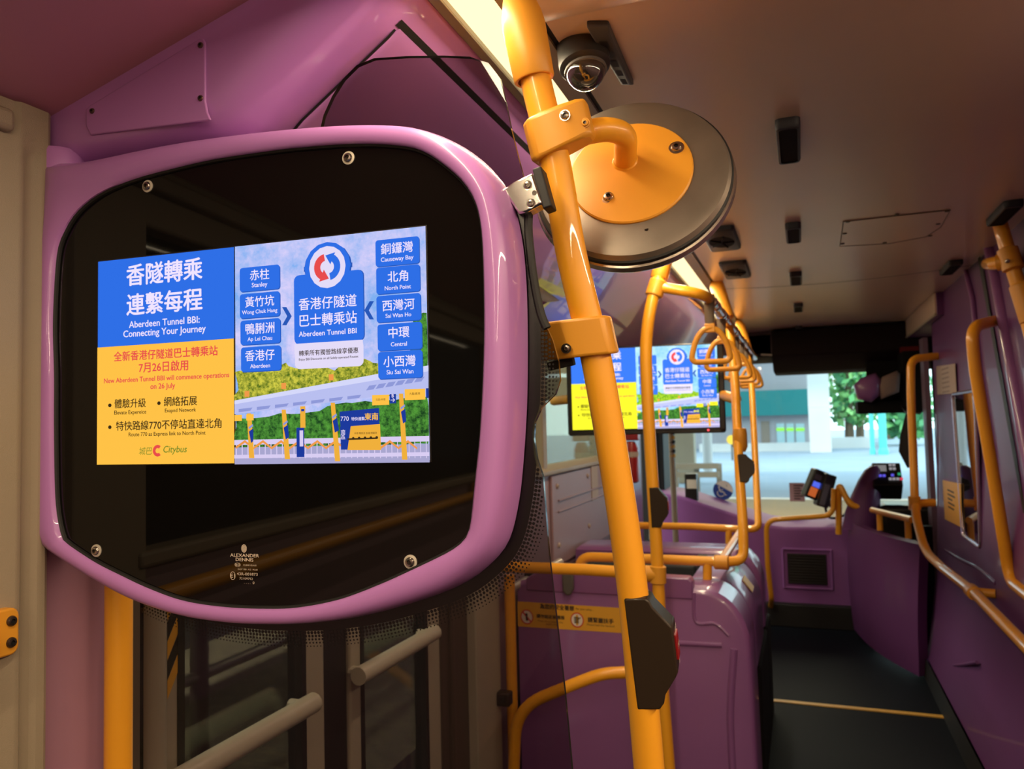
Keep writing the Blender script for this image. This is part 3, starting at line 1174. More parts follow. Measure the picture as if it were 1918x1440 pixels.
# chrome clamp holding the glass to the pole
a = (dp(1000, 395, PANE_W) - dp(985, 340, PANE_W)).normalized()
r_ = (DU - a * DU.dot(a)).normalized()
nn = r_.cross(a).normalized()
if nn.dot(DN) < 0:
    nn = -nn
c = dp(983, 368, PANE_W + 0.006)
mb = MB()
q = [(-0.024, 0.016), (-0.006, 0.021), (0.020, 0.022), (0.022, -0.020), (-0.002, -0.024), (-0.012, -0.022)]
pp = [c + r_ * x * 1.0 + a * -y * 1.0 for x, y in q]
mb.prism([p + nn * -0.014 for p in pp], nn * 0.024)
clamp = mb.build('chrome_clamp', CHROME, pane, bevel=0.003)
for px, py in ((988, 347), (994, 381)):
    mb = MB()
    o = dp(px, py, PANE_W + 0.0162)
    mb.lathe(o, nn, [(0.0062, 0), (0.0062, 0.0006), (0.0050, 0.0004)], 20, 0, (False, False))
    cap_screw(mb, o, nn, 0.0048)
    mb.build('screw', [SCREW, DSCREW], clamp)
mb = MB()
mb.lathe(dp(1001, 361, PANE_W + 0.0162), nn, [(0.0032, 0.0002), (0.0001, 0.0002)], 14, 0)
mb.build('hole', DSCREW, clamp)
mb = MB()
mb.obox(c + r_ * 0.026 + nn * -0.004, r_ * 0.006, a * 0.027, nn * 0.014)
mb.build('clamp_pad', RUBBER, pane, bevel=0.002)
mb = MB()
mb.tube(spline([dp(990, 402, PANE_W - 0.003), dp(990, 440, PANE_W - 0.003), dp(999, 520, PANE_W - 0.003), dp(1012, 585, PANE_W - 0.003), dp(1024, 615, PANE_W - 0.003)], 5), 0.006, 10)
mb.build('edge_seal', RUBBER, pane)

# ================================================================== near stanchion
VD = (CAM - at(1080, 600, 1.04)).normalized()


def local(p0, p1, toward=None):
    """axes of a fitting on a tube: right, along, out (towards the saloon)"""
    a = (p0 - p1).normalized()
    o = (toward if toward is not None else DN)
    o = (o - a * o.dot(a)).normalized()
    r = a.cross(o).normalized() * -1
    if r.x < 0:
        r = -r
    return r, a, o


DP = 1.04
PR = 0.0208
cl = spline([at(x, y, DP) for x, y in ((966, -30), (1005, 157), (1039, 300), (1071, 480), (1116, 669), (1155, 893), (1181, 1073), (1197, 1226), (1216, 1440))], 8)
foot = V((cl[-1].x + 0.03, cl[-1].y, 0.004))
cl = cl + spline([cl[-1], cl[-1] * 0.6 + foot * 0.4 + V((0.002, 0, 0)), foot], 5)[1:]
near = thing('stanchion_pole', foot, 'yellow stanchion pole in the foreground, closest to the camera', 'grab pole')
mb = MB()
mb.tube(cl, PR, 28)
mb.build('pole', YELLOW, near)
mb = MB()
s0, s1 = at(965, -32, DP), at(1001, 150, DP)
dirn = (s1 - s0).normalized()
ln = (s1 - s0).length
mb.lathe(s0, dirn, [(0.016, -0.01), (0.018, 0.012), (0.0225, 0.026), (0.0275, 0.044), (0.0295, 0.06), (0.0287, ln * 0.7), (0.0275, ln - 0.002), (0.0262, ln), (0.0225, ln), (0.0222, ln - 0.02)], 32, 0, (True, False))
mb.build('top_sleeve', YELLOW2, near)
mb = MB()
mb.lathe(foot, (0, 0, 1), [(0.045, 0), (0.045, 0.006), (0.03, 0.012), (0.022, 0.016)], 24)
mb.build('floor_flange', YELLOW2, near)
# lower clamp holding the glass
p0, p1 = at(1104, 610, DP), at(1117, 668, DP)
r_, a_, o_ = local(p0, p1)
c = at(1110, 628, DP)
mb = MB()
prof = [(-0.072, -0.024), (-0.072, 0.016), (-0.064, 0.021), (-0.034, 0.027), (0.0, 0.030), (0.022, 0.027), (0.028, 0.016), (0.028, -0.016), (0.02, -0.028), (-0.03, -0.028)]
mb.loft([[c + r_ * x + o_ * y + a_ * (h + k * -x * 0.12) for x, y in prof] for h, k in ((-0.0275, 1), (0.0245, 1))], 0)
blk = mb.build('glass_clamp', YELLOW2, near, bevel=0.004)
mb = MB()
oo = at(1067, 652, DP) + o_ * 0.0215
mb.lathe(oo, o_, [(0.0068, 0), (0.0068, 0.002), (0.0052, 0.002), (0.0052, 0.0005)], 20, 1, (False, False))
cap_screw(mb, oo + o_ * 0.0005, o_, 0.0052, 0, 1)
mb.build('screw', [SCREW, DSCREW], blk)
mb = MB()
mb.obox(c + r_ * -0.052 + a_ * -0.028 + o_ * -0.006, r_ * 0.018, a_ * 0.006, o_ * 0.010)
mb.build('rubber_insert', RUBBER, blk, bevel=0.002)


# ------------------------------------------------------------------ bell pushes
def bell(label, top, bot, rgt, out, s=1.0, group='bell pushes on the yellow poles'):
    """top/bot: ends on the pole axis; rgt: side the button faces; out: width direction"""
    a = (top - bot).normalized()
    L = (top - bot).length
    r = (rgt - a * rgt.dot(a)).normalized()
    o = a.cross(r).normalized()
    t = thing('bell_push', bot, label, 'bell push', group)
    P = [(-0.010, 0.0), (-0.010, 1.0), (0.018, 1.0), (0.0235, 0.965), (0.0265, 0.915), (0.046, 0.75), (0.049, 0.73), (0.049, 0.33), (0.046, 0.29), (0.028, 0.12), (0.026, 0.055), (0.0195, 0.0)]
    m = MB()
    hw = 0.0225 * s
    m.loft([[bot + r * (x * s) + a * (y * L) + o * k for x, y in P] for k in (-hw, hw)], 0)
    m.build('housing', BROWNBLK, t, bevel=0.0025 * s)
    m = MB()
    c_ = bot + r * 0.0492 * s + a * (0.53 * L)
    m.obox(c_ + r * 0.0005, r * 0.0022 * s, a * (0.11 * L), o * (0.014 * s))
    b = m.build('button', RED, t, bevel=0.001)
    m = MB()
    m.text('STOP', c_ + r * 0.0032 * s, o if o.dot(V((1, 0, 0))) > 0 or True else -o, a, width=0.021 * s, bold=0.02)
    m.build('lettering', WHITEP, b)
    m = MB()
    m.text('請按鐘', c_ + r * 0.0016 * s + a * 0.155 * L, o, a, width=0.022 * s)
    m.build('marking', WHITEP, t)
    m = MB()
    m.text('下車', c_ + r * 0.0016 * s - a * 0.155 * L, o, a, width=0.016 * s)
    m.build('marking', WHITEP, t)
    return t


bell('black bell push with red button on the nearest yellow pole', at(1186, 1112, DP), at(1211, 1316, DP), ROT @ V((1, 0, 0.27)), None)

# ------------------------------------------------------------------ round mirror seen from behind
MC = at(1181, 324, 1.13)
vd = (CAM - MC).normalized()
RX = ROT @ V((1, 0, 0))
UPX = vd.cross(RX).normalized()
if UPX.z < 0:
    UPX = -UPX
mn = (vd + UPX * math.tan(rad(40)) * 1.0 + RX * -0.20).normalized()
MR = 0.1455
mirror = thing('convex_mirror', MC, 'round steel-backed mirror with a yellow centre plate near the ceiling', 'mirror')
mb = MB()
mb.lathe(MC, mn, [(0.083, 0.0), (0.128, -0.002), (0.139, -0.006), (MR - 0.002, -0.014)], 72, 0, (False, False))
back = mb.build('back_plate', STEEL, mirror)
mb = MB()
mb.lathe(MC, mn, [(MR - 0.003, -0.013), (MR + 0.0005, -0.015), (MR + 0.0005, -0.021), (MR - 0.003, -0.022)], 72, 0, (False, False))
mb.build('rim_gasket', RUBBER, mirror)
mb = MB()
mb.lathe(MC, mn, [(MR - 0.003, -0.0215), (MR + 0.003, -0.024), (MR + 0.0045, -0.033), (MR + 0.001, -0.040), (MR - 0.008, -0.041)], 72, 0, (False, False))
mb.build('rim', pm('rim_steel', (0.5, 0.42, 0.36), 0.25, metal=0.9, bump=0.04, scale=20), mirror)
mb = MB()
mb.lathe(MC, mn, [(MR - 0.006, -0.040), (MR * 0.75, -0.048), (MR * 0.4, -0.053), (0.0001, -0.056)], 48, 0, (False, False))
mb.build('mirror_face', CHROME, mirror)
mb = MB()
mb.lathe(MC, mn, [(0.0905, -0.0005), (0.0905, 0.0022), (0.0885, 0.004), (0.06, 0.006), (0.02, 0.008), (0.0001, 0.0085)], 56, 0, (False, False))
plate = mb.build('centre_plate', YELLOW2, mirror)


def mpl(px, py, h):
    r = ray(px, py)
    o = MC + mn * h
    return CAM + r * (mn.dot(o - CAM) / mn.dot(r))


for px, py in ((1267, 277), (1140, 370)):
    mb = MB()
    o = mpl(px, py, 0.0045)
    mb.lathe(o, mn, [(0.0112, 0), (0.0112, 0.0012), (0.008, 0.0016)], 22, 0, (False, False))
    cap_screw(mb, o + mn * 0.001, mn, 0.0078)
    mb.build('screw', [SCREW, DSCREW], plate)
mb = MB()
mb.lathe(mpl(1211, 430, -0.0015), mn, [(0.0028, 0.0006), (0.0001, 0.0006)], 12)
mb.build('drain_hole', DSCREW, back)
ae = mpl(1171, 303, 0.006)
mb = MB()
arm = bend([at(1098, 248, 1.045), at(1135, 241, 1.05), at(1172, 250, 1.075), ae], [0.02, 0.035], 8)
mb.tube(arm, 0.0165, 20)
mb.build('arm', YELLOW, mirror)
mb = MB()
mb.lathe(ae, mn, [(0.021, -0.001), (0.019, 0.002), (0.0165, 0.005)], 20, 0, (False, False))
mb.build('weld_collar', YELLOW, mirror)
p0, p1 = at(1014, 205, DP), at(1036, 295, DP)
r_, a_, o_ = local(p0, p1)
c = at(1025, 252, DP)
prof = [(-0.026, -0.018), (-0.027, 0.012), (-0.018, 0.026), (0.0, 0.030), (0.03, 0.029), (0.052, 0.024), (0.062, 0.013), (0.062, -0.012), (0.05, -0.024), (0.0, -0.03), (-0.018, -0.027)]
mb = MB()
mb.loft([[c + r_ * x + o_ * y + a_ * (h + max(x - 0.01, 0) * k) for x, y in prof] for h, k in ((-0.0345, 0.22), (0.0225, 0.10))], 0)
mcl = mb.build('pole_clamp', YELLOW2, mirror, bevel=0.006)
for px, py, rr in ((1058, 216, 0.0058), (1096, 230, 0.0050)):
    mb = MB()
    o = at(px, py, DP - 0.037)
    mb.lathe(o, o_, [(rr * 1.25, -0.002), (rr * 1.25, 0.0006), (rr, 0.0006)], 20, 2 if px > 1070 else 0, (False, False))
    cap_screw(mb, o, o_, rr, 0 if px < 1070 else 2)
    mb.build('screw', [SCREW, DSCREW, YELLOW2], mcl)

# ------------------------------------------------------------------ camera dome and slot beside it
cc = at(1092, 100, 1.22)
ax = (V((0.15, -0.20, -1))).normalized()
t = thing('dome_camera', cc, 'black security camera with a clear dome above the round mirror', 'camera')
top = cc - ax * ((1.95 - cc.z) / -ax.z * 1.0)
mb = MB()
h0 = -(1.95 - cc.z) / abs(ax.z)
mb.lathe(cc, ax, [(0.040, h0), (0.0405, -0.02), (0.0405, 0.010), (0.0405, 0.0102), (0.041, 0.016), (0.040, 0.026), (0.033, 0.032), (0.0255, 0.0335)], 40, 0, (False, True))
mb.build('housing', pm('camera_body', (0.014, 0.011, 0.010), 0.45, bump=0.04, scale=700), t)
mb = MB()
dc = cc + ax * 0.033
mb.lathe(dc, ax, [(0.0310 * math.cos(a), 0.0310 * math.sin(a) * 1.0) for a in [rad(10 * k) for k in range(10)]], 32, 0, (False, False))
mb.build('dome', pm('dark_dome', (0.02, 0.015, 0.012), 0.04, coat=1.0, crough=0.02, spec=0.9), t)
mb = MB()
mb.lathe(dc, ax, [(0.0335, -0.001), (0.0335, 0.003), (0.031, 0.004)], 32, 0, (False, False))
mb.build('dome_ring', GREYPL, t)


def slot(label, p, name='ceiling_vent', slots=3, col=None):
    """p: four corners seen on the ceiling (clockwise)"""
    q = [hz(x, y, 1.95) for x, y in p]
    c_ = sum(q, V((0, 0, 0))) / 4
    t_ = thing(name, c_ - V((0, 0, 0.02)), label, 'ceiling vent', 'vents and speakers in the ceiling')
    m = MB()
    m.loft([[V((w.x, w.y, 1.951)) for w in q], [V((w.x, w.y, 1.941)) for w in q],
            [c_ + (w - c_) * 0.84 + V((0, 0, 1.934 - c_.z)) for w in q]], 0)
    m.build('bezel', MATS.get('vent_bezel') or pm('vent_bezel', (0.05, 0.045, 0.042), 0.5, spec=0.3), t_, bevel=0.003)
    return t_, c_, q


t, c, q = slot('long narrow black slot vent beside the dome camera', ((1098, 38), (1140, 38), (1187, 150), (1165, 150)))
mb = MB()
for k in range(5):
    e = 0.15 + k * 0.16
    f = e + 0.10
    A = lambda s, u_: (q[0] * (1 - u_) + q[1] * u_) * (1 - s) + (q[3] * (1 - u_) + q[2] * u_) * s
    mb.poly([A(e, 0.3) - V((0, 0, 0.0172)), A(e, 0.7) - V((0, 0, 0.0172)), A(f, 0.7) - V((0, 0, 0.0172)), A(f, 0.3) - V((0, 0, 0.0172))])
mb.build('slats', RUBBER, t)


def speaker(label, x, y0, y1, w, kind='speaker'):
    t_ = thing('ceiling_' + kind, (x, (y0 + y1) / 2, 1.92), label, kind, 'dark ' + kind + ' units along the ceiling')
    m = MB()
    L, W2 = (y1 - y0), w
    rr = rrect(W2, L, 0.012, 4)
    m.loft([[(x + a, (y0 + y1) / 2 + b, 1.951) for a, b in rr], [(x + a, (y0 + y1) / 2 + b, 1.936) for a, b in rr],
            [(x + a * 0.92, (y0 + y1) / 2 + b * 0.97, 1.930) for a, b in rr], [(x + a * 0.74, (y0 + y1) / 2 + b * 0.90, 1.929) for a, b in rr]], 0, True, (True, False))
    m.build('bezel', pm('speaker_bezel', (0.03, 0.03, 0.036), 0.5, spec=0.25) if 'speaker_bezel' not in MATS else MATS['speaker_bezel'], t_)
    m = MB()
    m.poly([(x + a * 0.76, (y0 + y1) / 2 + b * 0.91, 1.9315) for a, b in rr])
    m.build('grille', MATTE, t_)
    return t_


for lab, x, y0, y1, w in (('dark oblong unit nearest the camera on the ceiling centre line', -0.003, 1.60, 1.84, 0.048),
                          ('dark oblong unit second along the ceiling centre line', -0.002, 2.47, 2.69, 0.046),
                          ('dark oblong unit third along the ceiling centre line', -0.001, 3.31, 3.55, 0.048),
                          ('dark oblong unit fourth along the ceiling centre line, beyond the joint', 0.004, 4.22, 4.45, 0.048),
                          ('tiny dark unit farthest along the ceiling centre line', 0.004, 5.25, 5.42, 0.04)):
    speaker(lab, x, y0, y1, w)
for lab, y0, y1 in (('dark slatted unit at the right ceiling edge, nearer of two', 2.49, 2.73),
                    ('dark slatted unit at the right ceiling edge, farther of two', 3.36, 3.60)):
    speaker(lab, 0.582, y0, y1, 0.05, 'light')


def grille(label, y0, y1):
    x0, x1 = -0.272, -0.172
    c_ = V(((x0 + x1) / 2, (y0 + y1) / 2, 1.93))
    t_ = thing('ceiling_speaker', c_, label, 'speaker', 'square speakers with round grilles')
    m = MB()
    rr = rrect(x1 - x0, y1 - y0, 0.014, 4)
    m.loft([[c_ + V((a, b, 0.021)) for a, b in rr], [c_ + V((a, b, 0.008)) for a, b in rr], [c_ + V((a * 0.9, b * 0.95, 0.003)) for a, b in rr]], 0)
    m.build('bezel', MATS['speaker_bezel'], t_)
    m = MB()
    rr = (x1 - x0) * 0.40
    el = [c_ + V((math.cos(a) * rr, math.sin(a) * rr * 2.0, 0.0022)) for a in [2 * math.pi * k / 28 for k in range(28)]]
    m.poly(el)
    for k in range(5):
        a = 2 * math.pi * k / 5
        m.tube([c_ + V((0, 0, 0.001)), c_ + V((math.cos(a) * rr, math.sin(a) * rr * 2.0, 0.001))], 0.003, 6)
    m.build('grille', MATTE, t_)


grille('square dark speaker beside the left shadow gap, nearer one', 2.42, 2.72)
grille('square dark speaker beside the left shadow gap, farther one', 2.97, 3.28)

# access hatch in the ceiling
t = thing('access_hatch', (0.29, 2.7, 1.945), 'flush access hatch with small screws in the ceiling lining', 'hatch')
mb = MB()
cor = [hz(1580, 414, 1.95), hz(1573, 460, 1.95), hz(1665, 455, 1.95), hz(1735, 442, 1.95), hz(1762, 424, 1.95), hz(1780, 392, 1.95)]
cor = [V((p.x, p.y, 1.9500)) for p in cor]
mb.prism(cor, (0, 0, -0.002))
mb.build('hatch_panel', CEIL, t, bevel=0.0008)
mb = MB()
mb.tube([p + V((0, 0, -0.0018)) for p in cor + cor[:1]], 0.0016, 6)
mb.build('seam', MATS['brown_joint'], t)
for px, py in ((1588, 415), (1582, 437), (1578, 456), (1657, 454), (1742, 441), (1757, 419), (1680, 401), (1774, 395)):
    o = hz(px, py, 1.948)
    mb = MB()
    mb.lathe(o, (0, 0, -1), [(0.007, 0), (0.006, 0.003), (0.0, 0.0035)], 12)
    mb.build('screw', DSCREW, t)

# hatch on the rear face of the header
t = thing('access_hatch', hy(280, 190, 0.826), 'purple wedge-shaped hatch on the bulkhead above the display', 'hatch')
o2 = [(165, 207), (172, 199), (376, 75), (384, 74), (388, 82), (388, 190), (392, 212), (398, 226), (173, 254), (165, 238)]
mb = MB()
mb.prism([hy(x, y, 0.8285) for x, y in o2], (0, -0.004, 0))
mb.build('hatch_panel', PURPLE, t, bevel=0.002)
for px, py in ((376, 85), (376, 184), (169, 208)):
    mb = MB()
    cap_screw(mb, hy(px + (4 if px < 200 else 0), py, 0.8245), V((0.2, -1, 0)), 0.0042)
    mb.build('screw', [pm('bronze_screw', (0.16, 0.11, 0.08), 0.3, metal=0.9) if 'bronze_screw' not in MATS else MATS['bronze_screw'], RUBBER], t)

# yellow rail bracket on the pillar, and the window rail behind it
t = thing('window_rail', (XL + 0.045, -0.5, 1.03), 'yellow rail along the rear left window, its bracket on the beige pillar', 'handrail')
bc = hx(13, 1185, XL + 0.034)
mb = MB()
mb.tube([(XL + 0.070, 0.685, bc.z - 0.004), (XL + 0.070, -1.35, bc.z - 0.004)], 0.0165, 16)
mb.build('rail', YELLOW, t)
for yy, sg in ((bc.y, 1), (-1.36, -1)):
    mb = MB()
    mb.loft([[V((x, yy - 0.006 * sg + a, bc.z + b)) for a, b in rrect(0.048, 0.064, 0.012, 4)] for x in (XL + 0.014, XL + 0.034)], 0)
    mb.tube([(XL + 0.024, yy - 0.020 * sg, bc.z - 0.004), (XL + 0.070, yy - 0.064 * sg, bc.z - 0.004)], 0.014, 12)
    k_ = mb.build('bracket', YELLOW2, t, bevel=0.003)
    for dz in (0.0145, -0.0145):
        mb = MB()
        cap_screw(mb, (XL + 0.034, yy + 0.006 * sg, bc.z + dz), (1, 0, 0), 0.0072)
        mb.build('screw', [DSCREW, RUBBER], k_)
# red hammer box on the far pillar, seen mirrored in the display glass
t = thing('hammer_box', (XL + 0.04, -1.72, 1.2), 'red emergency hammer box on the rear window pillar, seen only as a reflection', 'hammer box')
mb = MB()
mb.box((XL + 0.017, -1.76, 1.20), (XL + 0.06, -1.68, 1.36))
mb.build('case', RED, t, bevel=0.006)
mb = MB()
mb.box((XL + 0.017, -1.755, 1.38), (XL + 0.07, -1.66, 1.42))
mb.build('hammer_head', RED, t, bevel=0.006)

# yellow post beside the door
po = at(220, 1200, 1.20)
t = thing('door_post', (XL + 0.034, 0.93, 0), 'upright yellow post by the purple panel at lower left', 'grab pole')
mb = MB()
mb.tube([(XL + 0.036, 0.932, 0.0), (XL + 0.036, 0.932, 1.55)], 0.0205, 24)
mb.build('post', YELLOW, t)
mb = MB()
mb.lathe((XL + 0.036, 0.932, 0), (0, 0, 1), [(0.034, 0), (0.034, 0.008), (0.024, 0.014), (0.021, 0.016)], 20)
mb.build('floor_flange', YELLOW2, t)

# ================================================================== poles and rails farther forward
def sleeve(mb, p, q, r0, r1):
    d = (q - p).normalized()
    l = (q - p).length
    mb.lathe(p, d, [(r0 * 0.6, -0.01), (r0 * 0.8, 0.01), (r1, 0.05), (r1 * 0.97, l - 0.003), (r1 * 0.9, l), (r0 * 0.7, l)], 22, 0, (True, True))


Y2 = 2.56
p2 = spline([hy(1250, 458, Y2 + 0.06), hy(1238, 505, Y2 + 0.03), hy(1219, 575, Y2), hy(1210, 650, Y2), hy(1213, 750, Y2), hy(1222, 900, Y2), hy(1231, 1050, Y2), hy(1242, 1300, Y2)], 6)
t2 = thing('stanchion_pole', (p2[-1].x + 0.01, Y2, 0.004), 'curved yellow stanchion pole in front of the far monitor', 'grab pole')
mb = MB()
mb.tube(p2 + [V((p2[-1].x + 0.012, Y2, 0.2)), V((p2[-1].x + 0.014, Y2, 0.004))], 0.0205, 20)
mb.build('pole', YELLOW, t2)
mb = MB()
sleeve(mb, hy(1252, 452, Y2 + 0.06), hy(1234, 522, Y2 + 0.03), 0.024, 0.031)
mb.build('top_sleeve', YELLOW2, t2)
j = hy(1229, 540, Y2 + 0.015)
mb = MB()
dj = (hy(1236, 520, Y2 + 0.02) - hy(1224, 556, Y2 + 0.01)).normalized()
mb.lathe(j - dj * 0.032, dj, [(0.023, 0), (0.030, 0.006), (0.030, 0.058), (0.023, 0.064)], 20)
mb.build('joint', YELLOW2, t2, bevel=0.002)

# ceiling rail with the hand straps
rb = hy(1326, 556, 2.60)
XR, ZR = rb.x, rb.z
t = thing('strap_rail', (XR, 3.8, ZR), 'long yellow ceiling rail that the hand straps hang from', 'handrail')
mb = MB()
mb.tube(bend([hy(1236, 538, Y2 + 0.015), hy(1318, 551, 2.57), V((XR, 2.75, ZR)), V((XR, 5.3, ZR))], [0.10, 0.05], 8), 0.0185, 16)
mb.build('rail', YELLOW, t)
for y in [2.70, 2.80, 3.02, 3.14, 3.6, 3.72, 4.2]:
    mb = MB()
    mb.lathe((XR, y, ZR), (0, 1, 0), [(0.0188, 0), (0.0215, 0.004), (0.0215, 0.04), (0.0188, 0.044)], 14)
    mb.build('strap_stop', CHROME, t)


def strap(y, label, turn=0.0):
    r = thing('hand_strap', (XR, y, ZR - 0.21), label, 'hand strap', 'yellow hand straps on the ceiling rail')
    m = MB()
    m.tube([(XR - 0.002, y, ZR + 0.018), (XR - 0.004, y, ZR - 0.04), (XR - 0.004, y, ZR - 0.10)], [0.017, 0.017, 0.015], 12, 0, True, 0.45)
    m.build('strap', STRAP, r)
    m = MB()
    c_ = V((XR - 0.004, y, ZR - 0.155))
    o_ = [(-0.058, -0.050), (-0.062, -0.035), (-0.048, 0.015), (-0.026, 0.048), (0, 0.058), (0.026, 0.048), (0.048, 0.015), (0.062, -0.035), (0.058, -0.050), (0.045, -0.056), (0, -0.056), (-0.045, -0.056)]
    pts = spline([V((a, b, 0)) for a, b in o_], 4, True)
    ct, st = math.cos(turn), math.sin(turn)
    ring = [c_ + V((p.x * ct, p.x * st, p.y)) for p in pts]
    ring.append(ring[0])
    m.tube(ring, 0.0100, 10, 0, False, 1.0)
    m.build('handle', YELLOW2, r)
    m = MB()
    m.obox(c_ + V((0, 0, 0.058)), V((0.018, 0, 0)), V((0, 0.008, 0)), V((0, 0, 0.016)))
    m.build('buckle', YELLOW2, r, bevel=0.004)
    return r


for y, lab, tr in ((2.66, 'nearest yellow hand strap, hanging in front of the far monitor', 0.15), (3.08, 'second nearest yellow hand strap, half behind the first', 0.1),
                   (3.75, 'third yellow hand strap along the ceiling rail', 0.2), (4.1, 'fourth yellow hand strap along the ceiling rail', -0.1),
                   (4.45, 'fifth yellow hand strap along the ceiling rail', 0.1), (4.85, 'farthest yellow hand strap on the ceiling rail', 0.1)):
    strap(y, lab, tr)

# rail across the back of the first seats, joined to the curved pole
t = thing('seat_rail', hy(1075, 1066, 2.52), 'nearest yellow crossrail, in front of the first purple seat back', 'handrail')
mb = MB()
mb.tube([V((-1.02, 2.53, hy(945, 1061, 2.53).z)), hy(1100, 1067, 2.55), hy(1236, 1076, Y2)], 0.0195, 16)
mb.build('rail', YELLOW, t)
mb = MB()
q = hy(1232, 1076, Y2)
mb.lathe(q + V((-0.05, 0, 0.002)), (1, 0, -0.03), [(0.0195, 0), (0.027, 0.004), (0.027, 0.05)], 18)
mb.lathe(q + V((0, 0, -0.03)), (0.03, 0, 1), [(0.0205, 0), (0.027, 0.004), (0.027, 0.056), (0.0205, 0.06)], 18)
mb.build('joint', YELLOW2, t)

# loop over the seat back that rises into the second pole
t = thing('seat_rail', hy(1240, 1052, 2.92), 'yellow loop rail over the first seat back, rising as a pole to the ceiling', 'handrail')
ya, yb = 2.92, 3.42
mb = MB()
loop = [hy(1086, 1100, ya), hy(1083, 1042, ya), hy(1230, 1047, ya), hy(1352, 1052, ya), hy(1393, 1050, ya + 0.03), hy(1392, 985, ya + 0.05), hy(1386, 900, ya + 0.12),
        hy(1381, 800, ya + 0.22), hy(1376, 700, ya + 0.32), hy(1366, 610, yb - 0.06), hy(1342, 525, yb)]
mb.tube(bend(loop, [0.06, 0.1, 0.02, 0.12, 0.05, 0.1, 0.1, 0.1, 0.08], 6), 0.0182, 16)
mb.build('rail', YELLOW, t)
mb = MB()
sleeve(mb, hy(1337, 516, yb), hy(1362, 596, yb - 0.05), 0.022, 0.031)
mb.build('top_sleeve', YELLOW2, t)
mb = MB()
mb.tube([hy(1325, 1052, ya), hy(1325, 1112, ya)], 0.0165, 14)
mb.build('support_post', YELLOW, t)
mb = MB()
q = hy(1350, 1053, ya)
mb.lathe(q + V((-0.025, 0, 0)), (1, 0, 0), [(0.019, 0), (0.026, 0.004), (0.026, 0.05), (0.019, 0.054)], 18)
mb.build('joint', YELLOW2, t, bevel=0.002)
mb = MB()
q = hy(1386, 822, ya + 0.2)
mb.lathe(q + V((0, 0, -0.05)), (0, 0, 1), [(0.0185, 0), (0.028, 0.02), (0.028, 0.07), (0.025, 0.09), (0.0185, 0.092)], 18)
mb.build('collar', YELLOW2, t)
q3 = hy(1350, 1053, ya)
t = thing('connecting_rail', q3, 'short yellow rail running forward between the two seat loops', 'handrail')
mb = MB()
mb.tube([q3, hy(1392, 987, 3.85)], 0.0165, 14)
mb.build('rail', YELLOW, t)
# farther loop
t = thing('seat_rail', hy(1300, 985, 3.85), 'farther yellow loop rail, rising beside the entrance as a slim pole', 'handrail')
ya, yb = 3.85, 4.75
mb = MB()
loop = [hy(1190, 984, ya), hy(1300, 986, ya), hy(1392, 991, ya), hy(1421, 990, ya), hy(1418, 930, ya + 0.1), hy(1412, 800, ya + 0.4), hy(1408, 720, ya + 0.6), hy(1400, 660, yb - 0.1), hy(1386, 604, yb)]
mb.tube(bend(loop, [0.02, 0.02, 0.1, 0.05, 0.1, 0.1, 0.1], 6), 0.0172, 14)
mb.build('rail', YELLOW, t)
mb = MB()
sleeve(mb, hy(1383, 600, yb), hy(1399, 655, yb - 0.1), 0.022, 0.031)
mb.build('top_sleeve', YELLOW2, t)
mb = MB()
mb.tube([hy(1365, 990, ya), hy(1365, 1040, ya)], 0.016, 12)
mb.build('support_post', YELLOW, t)

bell('black bell push on the curved pole in front of the monitor', hy(1222, 912, Y2), hy(1227, 987, Y2), ROT @ V((1, 0, 0.25)), None, 0.95)
bell('small black bell push on the pole beside the entrance window', hy(1386, 852, 3.06), hy(1390, 904, 3.04), ROT @ V((1, 0, 0.2)), None, 0.95)

# ------------------------------------------------------------------ monitor facing the saloon
MCN = at(1207, 730, 3.25)
md = V((-MCN.x, -MCN.y, 0)).normalized()
MN = (md + V((-0.02, 0, -0.02))).normalized()
MU = V((0, 0, 1)).cross(MN).normalized()
MW = MN.cross(MU).normalized()
mon = thing('monitor', MCN + V((0, 0, -0.2)), 'black-framed monitor farther forward, repeating the same advertisement', 'screen')
k = 3.25 / FPX
hw, hh = 145 * k, 83 * k
mb = MB()
fr = [(1.0, 1.0, 0.0, 0), (1.0, 1.0, 0.012, 0), (0.985, 0.98, 0.016, 0), (0.938, 0.925, 0.016, 0), (0.932, 0.918, 0.009, 0)]
rr = lambda sx, sy, w, dv: [MCN + MU * x + MW * y + MN * w for x, y in rrect(2 * hw * sx, 2 * hh * sy, 0.012, 4)]
mb.loft([rr(0.97, 0.97, -0.035, 0)] + [rr(*q) for q in fr], 0, True, (True, True))
mb.build('bezel', BLACK, mon)
sw, sh = 269 * k, 151 * k
o = MCN + MU * (-135.5 * k) + MW * (-71.5 * k) + MN * 0.0175
scr = MB()
scr.poly([o, o + MU * sw, o + MU * sw + MW * sh, o + MW * sh])
ms = scr.build('screen', BLACK, mon)
picture(P2_, 'screen_picture', ms, o + MN * 0.0006, MU * sw, MW * sh, MN, 0.00012)
mb = MB()
mb.lathe(MCN + MU * (113 * k) + MW * (-77.5 * k) + MN * 0.016, MN, [(0.0045, 0), (0.003, 0.002), (0.0001, 0.0025)], 12)
mb.build('power_light', em('red_power_light', (1.0, 0.08, 0.10), 2.0), mon)
mb = MB()
mb.tube([MCN + MU * hw * 0.96 + MW * -0.03 - MN * 0.01, hy(1380, 748, 3.2)], 0.022, 12)
mb.build('side_bracket', YELLOW2, mon)
mb = MB()
mb.tube([MCN + MU * -hw * 0.96 + MW * -0.03 - MN * 0.01, V((XL, MCN.y + 0.12, MCN.z - 0.03))], 0.02, 12)
mb.build('wall_bracket', YELLOW2, mon)

# ------------------------------------------------------------------ seats over the wheel arch, seen from behind
XA = -0.193


